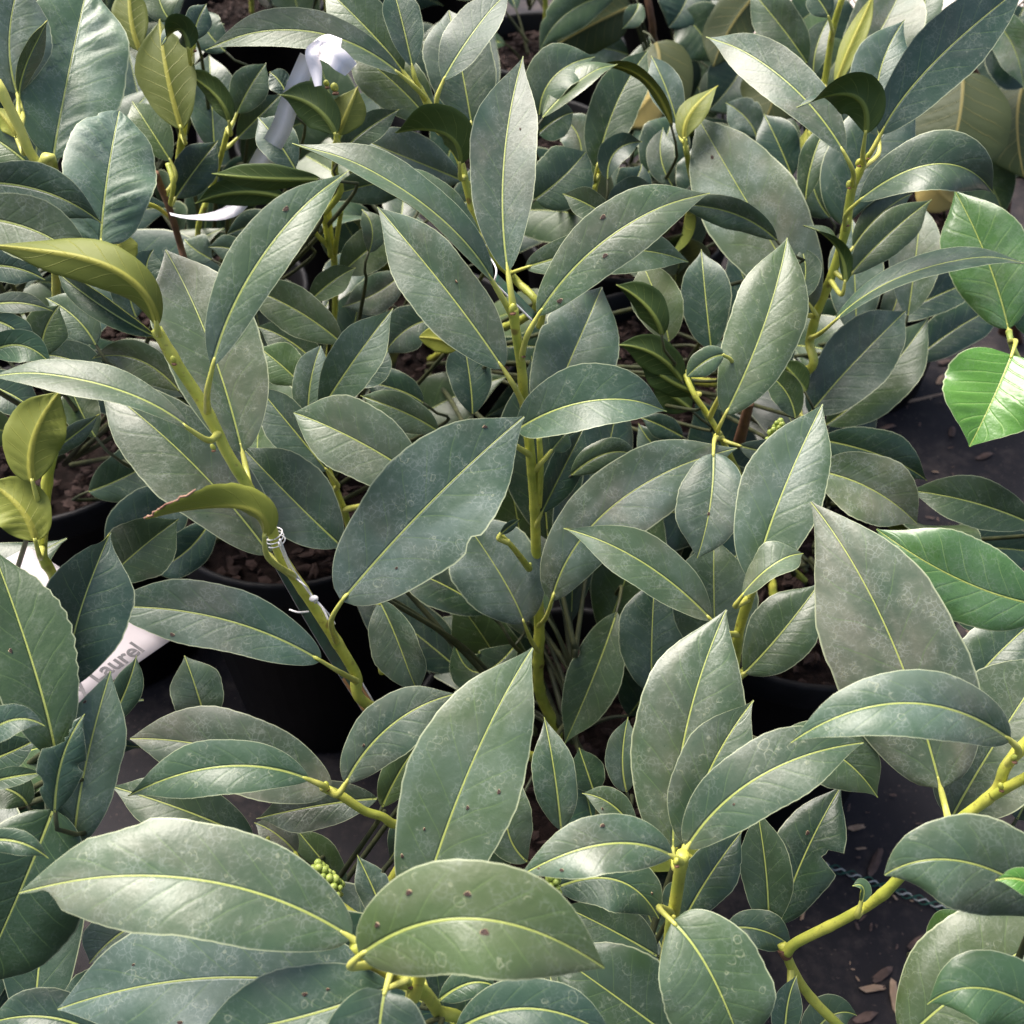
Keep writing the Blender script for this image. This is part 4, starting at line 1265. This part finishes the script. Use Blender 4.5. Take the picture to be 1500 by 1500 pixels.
Np.leaf((890, 262), (902, 222), (942, 207), 50, .79, None, r=-8, f=20, dust=.25, tone=.25)
Np.leaf((788, 196), (815, 175), (840, 165), 58, .74, None, r=0, dust=.4, tone=.5, blunt=.4)
Np.leaf((852, 232), (845, 195), (822, 172), 60, .82, None, r=0, dust=.7, tone=.4)
Np.leaf((985, 272), (968, 230), (972, 186), 48, .80, None, r=0, dust=.7, tone=.35)
Np.leaf((905, 290), (930, 265), (940, 240), 60, .84, None, r=0, dust=.1, tone=.15)
Np.leaf((890, 300), (925, 280), (960, 275), 44, .74, None, r=0, dust=.6, tone=.4)
Np.leaf((1108, 200), (1092, 172), (1062, 150), 56, .88, None, r=0, dust=.8, tone=.4)
Np.leaf((1160, 258), (1140, 210), (1118, 165), 70, .86, None, r=0, dust=.1, tone=.1)
Np.leaf((945, 260), (970, 215), (990, 160), 80, .90, None, r=0, dust=.1, tone=.15)
Np.leaf((1000, 300), (1020, 255), (1015, 210), 70, .84, None, r=0, dust=.2, tone=.2)
Np.leaf((865, 280), (845, 245), (850, 215), 70, .86, None, r=0, dust=.1, tone=.15)

Op = Plant('O', 0.47, 1.22, 'laurel shrub behind the right one with a stem reaching the top edge')
pot(0.47, 1.22, 'black plastic pot far back behind the right hand shrub')
Op.stem([(1236, -10, .80), (1220, 45, .82), (1208, 120, .85), (1192, 180, .88), (1180, 260, .92)], .0026, .0044)
Op.leaf((1224, 128), (1246, 66), (1282, -8), 36, .80, (1206, 130), r=160, tone=.6, f=20)
Op.leaf((1236, 132), (1288, 48), (1335, -45), 118, .86, (1206, 135), r=0, dust=.75, tone=.5)
Op.leaf((1192, 112), (1196, 70), (1215, 25), 46, .87, (1208, 120), r=0, dust=.5, tone=.4)
Op.leaf((1182, 92), (1145, 40), (1095, -20), 72, .86, None, r=0, dust=.5, tone=.5)
Op.leaf((1214, 25), (1205, 8), (1185, -20), 44, .80, (1216, 55), r=0, dust=.4, tone=.5)
Op.leaf((1345, 60), (1352, 20), (1360, -30), 60, .90, None, r=0, dust=.6, tone=.5)
Op.leaf((1182, 240), (1180, 215), (1182, 190), 30, .86, None, r=160, tone=1.)
Op.leaf((1215, 318), (1195, 285), (1186, 240), 64, .90, None, r=0, dust=.3, tone=.35)

# ---- large leaved shrubs at the back, shade there put into darker leaf colours
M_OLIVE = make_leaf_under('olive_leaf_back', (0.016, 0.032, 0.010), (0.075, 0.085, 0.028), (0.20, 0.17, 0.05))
M_YELLOW = make_leaf_under('yellowed_leaf', (0.30, 0.23, 0.07), (0.42, 0.33, 0.11), (0.40, 0.30, 0.09))
Pp = Plant('P', 0.72, 1.32, 'large round leaved dark shrub behind at the top right corner', z=0.003, name='evergreen_shrub', group='big leaved shrubs at the back')
Pp.stem([(1440, 40, 1.02), (1420, 90, 1.04), (1480, 200, 1.15)], .003, .006, M_WOOD)
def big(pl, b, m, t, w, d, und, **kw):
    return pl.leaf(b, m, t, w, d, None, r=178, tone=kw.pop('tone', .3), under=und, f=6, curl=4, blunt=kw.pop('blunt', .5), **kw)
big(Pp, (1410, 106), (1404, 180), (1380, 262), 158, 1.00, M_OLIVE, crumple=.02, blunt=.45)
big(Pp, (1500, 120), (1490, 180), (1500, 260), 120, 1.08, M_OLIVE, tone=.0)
big(Pp, (1360, 245), (1375, 280), (1400, 300), 70, 1.05, M_YELLOW, tone=.6)
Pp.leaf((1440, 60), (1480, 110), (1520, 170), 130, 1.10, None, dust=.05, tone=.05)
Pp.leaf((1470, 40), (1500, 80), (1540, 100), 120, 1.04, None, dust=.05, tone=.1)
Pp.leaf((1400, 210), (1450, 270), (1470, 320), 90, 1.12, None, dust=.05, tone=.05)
Pp.leaf((1440, 20), (1480, 60), (1500, 130), 60, 1.02, None, dust=.9, tone=.8, fresh=.3)
Qp = Plant('Q', 0.36, 1.52, 'large leaved dark shrub at the top edge with olive and yellowed leaves', z=0.003, name='evergreen_shrub', group='big leaved shrubs at the back')
Qp.stem([(945, -20, 1.15), (955, 30, 1.17), (962, 70, 1.22), (1000, 150, 1.35)], .004, .007, M_WOOD)
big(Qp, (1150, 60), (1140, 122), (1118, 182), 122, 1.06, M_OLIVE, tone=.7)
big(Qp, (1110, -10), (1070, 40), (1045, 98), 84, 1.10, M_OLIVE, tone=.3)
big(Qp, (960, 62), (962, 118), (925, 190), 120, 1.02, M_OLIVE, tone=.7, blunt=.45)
big(Qp, (975, 110), (955, 140), (912, 186), 70, 1.00, M_YELLOW, tone=.7)
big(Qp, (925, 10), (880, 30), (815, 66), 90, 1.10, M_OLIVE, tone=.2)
Qp.leaf((905, -10), (830, 20), (790, 78), 60, 1.08, None, dust=.1, tone=.4)
Qp.leaf((935, 5), (930, 20), (912, 42), 34, 1.05, None, dust=.3, tone=.7)
Qp.leaf((920, 80), (860, 70), (800, 85), 70, 1.25, None, dust=.7, tone=.4)
Qp.leaf((1205, 0), (1180, 25), (1140, 50), 74, 1.06, None, dust=.2, tone=.8, fresh=.15)
Qp.leaf((830, -10), (850, 10), (870, 25), 60, 1.35, None, dust=.9, tone=.5)
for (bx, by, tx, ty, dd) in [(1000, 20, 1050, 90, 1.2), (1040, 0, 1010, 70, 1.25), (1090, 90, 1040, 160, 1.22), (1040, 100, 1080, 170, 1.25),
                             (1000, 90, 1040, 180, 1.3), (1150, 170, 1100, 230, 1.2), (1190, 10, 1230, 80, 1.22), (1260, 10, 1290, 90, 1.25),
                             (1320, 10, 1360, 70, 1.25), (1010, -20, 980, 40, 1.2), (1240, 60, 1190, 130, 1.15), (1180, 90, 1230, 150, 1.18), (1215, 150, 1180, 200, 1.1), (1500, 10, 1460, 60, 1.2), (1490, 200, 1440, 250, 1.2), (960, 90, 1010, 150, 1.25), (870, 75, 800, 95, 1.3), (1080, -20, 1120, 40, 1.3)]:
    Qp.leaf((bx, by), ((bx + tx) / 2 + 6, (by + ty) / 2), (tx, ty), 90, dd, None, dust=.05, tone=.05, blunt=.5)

# unseen crowns added above the picture to shade the leaves below
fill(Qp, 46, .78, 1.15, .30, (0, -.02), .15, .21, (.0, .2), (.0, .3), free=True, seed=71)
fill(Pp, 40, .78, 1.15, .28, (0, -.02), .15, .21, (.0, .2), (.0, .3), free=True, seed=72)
for q_ in (Qp, Pp):
    x_, y_ = q_.base[:2]
    Pq = spline([np.array([x_, y_, 0.]), np.array([x_ + .03, y_ + .02, .4]), np.array([x_, y_, .8]), np.array([x_ - .02, y_, 1.15])], 40)
    tube('trunk', Pq, np.linspace(.010, .005, 40), M_WOOD, q_.o, 10)

# ------------------------------------------------------------------ tags, string, ribbon
def card(name, O, e1, e2, w, h, mat, parent=None, th=0.0004, bend=0.0, n=10, mats=None, pick=None):
    """thin bent card: O corner, e1 along, e2 up, w x h"""
    nn = unit(np.cross(e1, e2))
    V = []; F = []; mi = []
    for layer in (0, 1):
        for j in range(n + 1):
            for i in range(n + 1):
                u, v = i / n, j / n
                V.append(e1 * w * u + e2 * h * v + nn * (bend * math.sin(math.pi * u) + th * layer))
    m = (n + 1) ** 2
    def fid(l, i, j): return l * m + j * (n + 1) + i
    for l in (0, 1):
        for j in range(n):
            for i in range(n):
                f = (fid(l, i, j), fid(l, i + 1, j), fid(l, i + 1, j + 1), fid(l, i, j + 1))
                F.append(f if l else f[::-1]); mi.append(pick(i / n, j / n, l) if pick else 0)
    for i in range(n):
        for (a, b_) in (((i, 0), (i + 1, 0)), ((i + 1, n), (i, n)), ((0, i + 1), (0, i)), ((n, i), (n, i + 1))):
            F.append((fid(0, *a), fid(0, *b_), fid(1, *b_), fid(1, *a))); mi.append(0)
    return link(name, mesh(name, V, F, mats or [mat], mi), O, parent)


def text_part(body, O, e1, e2, size, mat, parent):
    cu = bpy.data.curves.new('lettering', 'FONT')
    cu.body = body
    cu.size = size
    cu.resolution_u = 4
    cu.extrude = 0.00006
    cu.offset = size * 0.02
    tmp = bpy.data.objects.new('lettering_curve', cu)
    COL.objects.link(tmp)
    dg = bpy.context.evaluated_depsgraph_get()
    me = bpy.data.meshes.new_from_object(tmp.evaluated_get(dg))
    bpy.data.objects.remove(tmp)
    co = np.empty(len(me.vertices) * 3); me.vertices.foreach_get('co', co)
    co = co.reshape(-1, 3)
    nn = unit(np.cross(e1, e2))
    W = co[:, :1] * e1 + co[:, 1:2] * e2 + co[:, 2:] * nn
    me.vertices.foreach_set('co', W.ravel()); me.update()
    me.materials.clear(); me.materials.append(mat)
    return link('lettering', me, O, parent)


Cc, Bc = at(104, 1040, .560), at(249, 939, .615)
e1 = unit(Bc - Cc)
rA = at(42, 801, 1.0) - CAM
Ac = CAM + rA * (((Bc - CAM) @ e1) / (rA @ e1))       # square to the printed edge
e2 = Ac - Bc
hh = np.linalg.norm(e2); e2 = unit(e2)
wC = np.linalg.norm(Bc - Cc)
tagw = root('plant_tag', Cc, 'white care card printed Laurel, behind dark leaves at lower left', 'tag')
tagcard = card('card', Cc, e1, e2, wC, hh, M_WHITE, tagw, bend=.0)
nrm = unit(np.cross(e1, e2))
sgn = 1 if nrm @ (CAM - Cc) > 0 else -1
text_part('Laurel', Cc + e1 * wC * .30 + e2 * .0040 + nrm * .0006, e1, e2, .0138, M_INK, tagcard)
text_part('ry', Cc + e1 * wC * .06 + e2 * .0040 + nrm * .0006, e1, e2, .0138, M_INK, tagcard)
text_part('10', Cc + e1 * wC * .33 + e2 * hh * .50 + nrm * .0006, e1, e2, .006, M_INK, tagcard)




def strip(name, pts, widths, mat, parent, tw0=0, tw1=0, th=.0003):
    P = spline([at(*p) for p in pts], 30)
    T = unit(np.gradient(P, axis=0))
    C = unit(CAM - P[len(P) // 2])
    Nn = unit(C - T * (T @ C)[:, None]); S = np.cross(Nn, T)
    a = np.radians(tw0 + (tw1 - tw0) * sstep(.55, 1.0, np.linspace(0, 1, 30)))[:, None]
    S_ = S * np.cos(a) + Nn * np.sin(a); N_ = Nn * np.cos(a) - S * np.sin(a)
    w = np.interp(np.linspace(0, 1, 30), np.linspace(0, 1, len(widths)), widths)[:, None]
    rows = [P - S_ * w / 2, P + N_ * w * .05, P + S_ * w / 2]
    V = []
    for l in (0, 1):
        for r_ in rows:
            V += list(r_ - N_ * th * l)
    F = []
    for l in (0, 1):
        for r_ in range(2):
            for i in range(29):
                a_ = l * 90 + r_ * 30 + i
                f = (a_, a_ + 1, a_ + 31, a_ + 30)
                F.append(f if l == 0 else f[::-1])
    for r_ in (0, 2):
        for i in range(29):
            a_ = r_ * 30 + i
            F.append((a_, a_ + 1, a_ + 91, a_ + 90))
    mark(np.array(V))
    return link(name, mesh(name, np.array(V) - P[0], F, [mat]), P[0], parent)


rb = root('ribbon', at(470, 85, 0.578), 'white plastic ribbon tied in a bow at the upper left, its long end hanging', 'ribbon')
strip('long_end', [(452, 84, 0.593), (437, 119, 0.598), (421, 160, 0.608), (411, 190, 0.618), (385, 234, 0.638), (363, 275, 0.658), (345, 304, 0.668), (316, 316, 0.668), (274, 318, 0.663), (249, 313, 0.658)],
      [.010, .0105, .011, .0115, .012, .012, .0115, .0105, .009, .007], M_RIBBON, rb, 10, 82)
strip('loop', [(470, 62, 0.578), (457, 78, 0.573), (462, 100, 0.576), (466, 126, 0.578)], [.004, .007, .007, .004], M_RIBBON, rb, 0, 25)
strip('loop', [(468, 78, 0.578), (484, 78, 0.570), (500, 90, 0.572), (514, 102, 0.578)], [.006, .010, .011, .009], M_RIBBON, rb, -10, 10)
strip('short_end', [(462, 68, 0.580), (478, 62, 0.578), (500, 66, 0.576)], [.005, .008, .006], M_RIBBON, rb, 0, 0)

# dark green label hanging along the leaning stem
O = at(394, 816, .56); X = at(536, 1050, .615); Y = at(432, 836, .575)
g1 = unit(X - O); g2 = (Y - O) - g1 * ((Y - O) @ g1); gw = np.linalg.norm(g2); g2 = unit(g2)
gl = np.linalg.norm(X - O)
tg = root('plant_label', O, 'dark green printed label with white edge hanging behind the leaning stem', 'label')
gc = card('card', O, g1, g2, gl, gw, M_TAGG, tg, mats=[M_WHITE, M_TAGG, M_TAGO], n=20, bend=-.002,
          pick=lambda u, v, l: 2 if u > .72 and (v > .7 or v < .2) else (0 if v > .93 else 1))
tube('white_edge', spline([O + g2 * gw * 1.0 + g1 * gl * .03, O + g2 * gw + g1 * gl * .5, O + g2 * gw * 1.0 + g1 * gl * .99], 20), .0006, M_STRING, gc, 6)
st = root('string', at(403, 790, .52), 'white string looped round the leaning stem and knotted to the green label', 'string')
cs = at(402, 786, .524); ta = unit(at(412, 815, .528) - at(398, 778, .52))
u1 = unit(np.cross(ta, [0, 0, 1.0])); u2 = np.cross(ta, u1)
loop = [cs + ta * (.0022 * q / 6.28 - .003) + .0044 * (math.cos(q) * u1 + math.sin(q) * u2) for q in np.linspace(0, 6.28 * 3, 60)]
tube('loop', np.array(loop), .00035, M_STRING, st, 6)
tube('strand', spline([at(410, 790, .515), at(424, 825, .525), at(440, 850, .532), at(456, 872, .535), at(461, 880, .535)], 30), .00055, M_STRING, st, 6)
tube('strand', spline([at(408, 795, .516), at(428, 840, .53), at(447, 858, .528), at(454, 868, .535), at(462, 884, .535)], 30), .00045, M_STRING, st, 6)
tube('strand', spline([at(424, 893, .535), at(437, 897, .534), at(452, 896, .538)], 16), .0005, M_STRING, st, 6)
tube('strand', spline([at(459, 876, .535), at(472, 890, .535), at(481, 908, .536)], 16), .0006, M_STRING, st, 6)
tube('strand', spline([at(462, 878, .535), at(480, 898, .54), at(491, 914, .545)], 16), .0004, M_STRING, st, 6)
V, F = blob_geo(.0022, .0018, .0018, 3, 9, 6, .2)
link('knot', mesh('knot', V, F, [M_STRING]), at(460, 877, .534), st)

# second label behind the tip of the upright stem
O = at(722, 412, .575); X = at(782, 472, .585); Y = at(752, 408, .60)
g1 = unit(X - O); g2 = (Y - O) - g1 * ((Y - O) @ g1); g2 = unit(g2); gl = np.linalg.norm(X - O)
t2 = root('plant_label', O, 'small dark green label tied behind the tip of the upright stem', 'label')
c2 = card('card', O, g1, g2, gl, .012, M_TAGG, t2, mats=[M_WHITE, M_TAGG], pick=lambda u, v, l: 1)
tube('white_edge', spline([O, O + g1 * gl], 12), .0006, M_STRING, c2, 6)
tube('string_loop', spline([at(724, 414, .575), at(727, 395, .58), at(718, 378, .66), at(706, 366, .672), at(710, 356, .672), at(722, 366, .672)], 30), .0005, M_STRING, t2, 6)

# far shrubs that close the view
FAR = [(-0.62, 1.12, 'laurel shrub far left at the back, mostly hidden by broad leaves'),
       (-0.24, 1.36, 'laurel shrub at the back behind the ribbon, dark between the stems'),
       (-0.58, 1.55, 'farthest laurel shrub at the back on the left'),
       (0.02, 1.36, 'sparse laurel shrub behind the middle at the back, bark of its pot showing'),
       (0.05, 1.66, 'small laurel shrub at the top edge above the middle'),
       (-0.42, 1.82, 'laurel shrub at the top edge straight behind the bow'),
       (-0.16, 2.02, 'most distant laurel shrub at the top edge, left of the middle'),
       (0.28, 2.05, 'most distant laurel shrub at the top edge, right of the middle'),
       (-0.85, 1.85, 'laurel shrub far behind the upper left corner'),
       (0.95, 1.02, 'laurel shrub beyond the right edge at the back'),
       (-0.95, 0.85, 'laurel shrub beyond the left edge at the back')]
for i, (x, y, lab) in enumerate(FAR):
    p_ = Plant('F%d' % i, x, y, lab)
    pot(x, y, lab.replace('laurel shrub', 'black plastic pot of the shrub').replace(', mostly hidden by broad leaves', '').replace(', dark between the stems', '').replace(', bark of its pot showing', ''))
    P = spline([np.array([x, y, .26]), np.array([x + .02, y - .01, .42]), np.array([x + .01, y - .03, .58])], 30)
    tube('stem', P, np.linspace(.004, .0025, 30), M_STEM, p_.o, 10)
    p_.stems.append(P)
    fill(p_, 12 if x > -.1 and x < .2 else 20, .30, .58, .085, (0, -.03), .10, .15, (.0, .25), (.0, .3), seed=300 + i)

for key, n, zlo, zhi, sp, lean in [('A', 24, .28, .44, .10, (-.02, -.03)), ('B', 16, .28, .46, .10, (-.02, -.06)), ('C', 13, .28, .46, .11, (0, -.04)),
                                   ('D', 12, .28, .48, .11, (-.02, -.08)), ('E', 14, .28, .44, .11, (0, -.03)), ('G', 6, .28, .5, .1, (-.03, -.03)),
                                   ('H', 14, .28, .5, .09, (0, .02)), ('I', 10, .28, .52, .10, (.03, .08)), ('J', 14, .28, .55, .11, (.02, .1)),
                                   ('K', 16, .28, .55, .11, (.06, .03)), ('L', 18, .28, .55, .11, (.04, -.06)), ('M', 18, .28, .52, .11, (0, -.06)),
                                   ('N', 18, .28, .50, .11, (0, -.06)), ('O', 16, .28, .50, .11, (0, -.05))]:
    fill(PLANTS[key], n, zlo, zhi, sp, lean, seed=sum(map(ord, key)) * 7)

# ------------------------------------------------------------------ litter on the floor
CH = []
for i in range(6):
    V, F = blob_geo(.010, .0034, .0013, 40 + i, 9, 5, .30)
    V = [(x, y, z + .0015 * math.sin(x * 300)) for x, y, z in V]
    CH.append((mesh('bark_chip', V, F, [M_CHIP], smooth=False), mesh('bark_chip', V, F, [M_STRAW], smooth=False)))


def chip(px, py, s, rz, kind=0, label=None, sx=1.0, group=None, tilt=.15):
    p_ = on_plane(px, py, .0045)
    o = link('bark_chip', CH[int(px + py) % 6][kind], p_)
    s = s * .72
    o.scale = (s * sx, s, s)
    o.rotation_euler = (random.uniform(-tilt, tilt), random.uniform(-tilt, tilt), rz)
    tag(o, label or 'small brown bark chip lying on the dark fabric floor', 'bark chip', group)
    return o


chip(1442, 668, 1.6, .3, 0, 'largest reddish bark chip on the floor under the bright heart shaped leaf')
chip(1395, 632, 1.6, 1.2, 0, 'broad dark bark flake left of the bright heart shaped leaf')
chip(1378, 556, 1.5, .9, 1, 'pale curled bark piece beside the bright heart shaped leaf')
chip(1336, 552, 1.6, 1.1, 1, 'slender pale curl of bark left of the bright heart shaped leaf', 1.1)
chip(1386, 530, 1.8, .2, 0, 'rounded brown chip above the pale curled bark')
chip(1300, 625, 1.6, .0, 0, 'dark bark chip beside the tip of the dark green leaf')
chip(1255, 1212, 1.1, .1, 1, 'small pale chip between the bitten leaf and the bent stem')
chip(1283, 1262, 1.5, 1.0, 0, 'reddish splinter above the bent stem', 1.4)
chip(1312, 1462, 1.6, 1.55, 1, 'long pale straw splinter on the floor at the bottom right', 1.3)
chip(1293, 1428, 1.6, .6, 0, 'dark red bark chip beside the long pale splinter')
chip(1278, 1448, 1.2, .1, 1, 'short tan splinter left of the long pale splinter', 1.3)
chip(1268, 1490, 1.4, .3, 0, 'bark chip at the bottom edge left of the long pale splinter')
chip(1345, 1380, 1.5, .5, 0, 'brown bark chip under the big lower right leaf')
V, F = tube_geo(spline([on_plane(1312, 592, .008), on_plane(1350, 584, .010), on_plane(1392, 574, .007)], 14), np.linspace(.0022, .0014, 14), 7)
tag(link('dry_stalk', mesh('dry_stalk', V, F, [M_STRAW]), (0, 0, 0)), 'thin dry brown stalk lying on the floor left of the bright leaf', 'stalk')
r2 = np.random.default_rng(5)
zones = [(1290, 1500, 470, 780, 46, 'tiny bark crumb on the floor round the bright heart shaped leaf'),
         (1120, 1360, 1160, 1500, 40, 'tiny bark crumb on the dark floor round the bent stem'),
         (200, 540, 880, 1080, 18, 'tiny bark crumb on the dark floor under the leaning stem'),
         (1380, 1500, 880, 960, 8, 'tiny bark crumb on the floor below the long bright green leaf')]
for (x0, x1, y0, y1, n, lab) in zones:
    for i in range(n):
        chip(r2.uniform(x0, x1), r2.uniform(y0, y1), r2.uniform(.2, .6), r2.uniform(0, 6.28), int(r2.uniform(0, 1) > .78),
             lab, r2.uniform(.7, 1.6), lab.replace('tiny bark crumb', 'bark crumbs'), .3)

# yarn stitched into the fabric
p0, p1 = on_plane(1090, 1225, .004), on_plane(1420, 1345, .004)
yarn = root('marker_yarn', p0, 'green and white yarn line stitched into the dark floor below the bent stem', 'yarn')
dirn = p1 - p0; Ln = np.linalg.norm(dirn); dirn = dirn / Ln; side = np.array([-dirn[1], dirn[0], 0])
p0 = p0 - dirn * .5; Ln += .8
s_ = np.linspace(0, Ln, 360)
for ph, mt, off in ((0, M_YARN_G, .002), (2.1, M_YARN_G, -.002), (4.2, M_YARN_W, 0)):
    Pq = p0 + dirn * s_[:, None] + side * (off + .0022 * np.sin(s_ * 420 + ph))[:, None] + np.array([0, 0, 1]) * (.0012 + .0014 * np.cos(s_ * 420 + ph))[:, None]
    tube('strand', Pq, .0007, mt, yarn, 5)
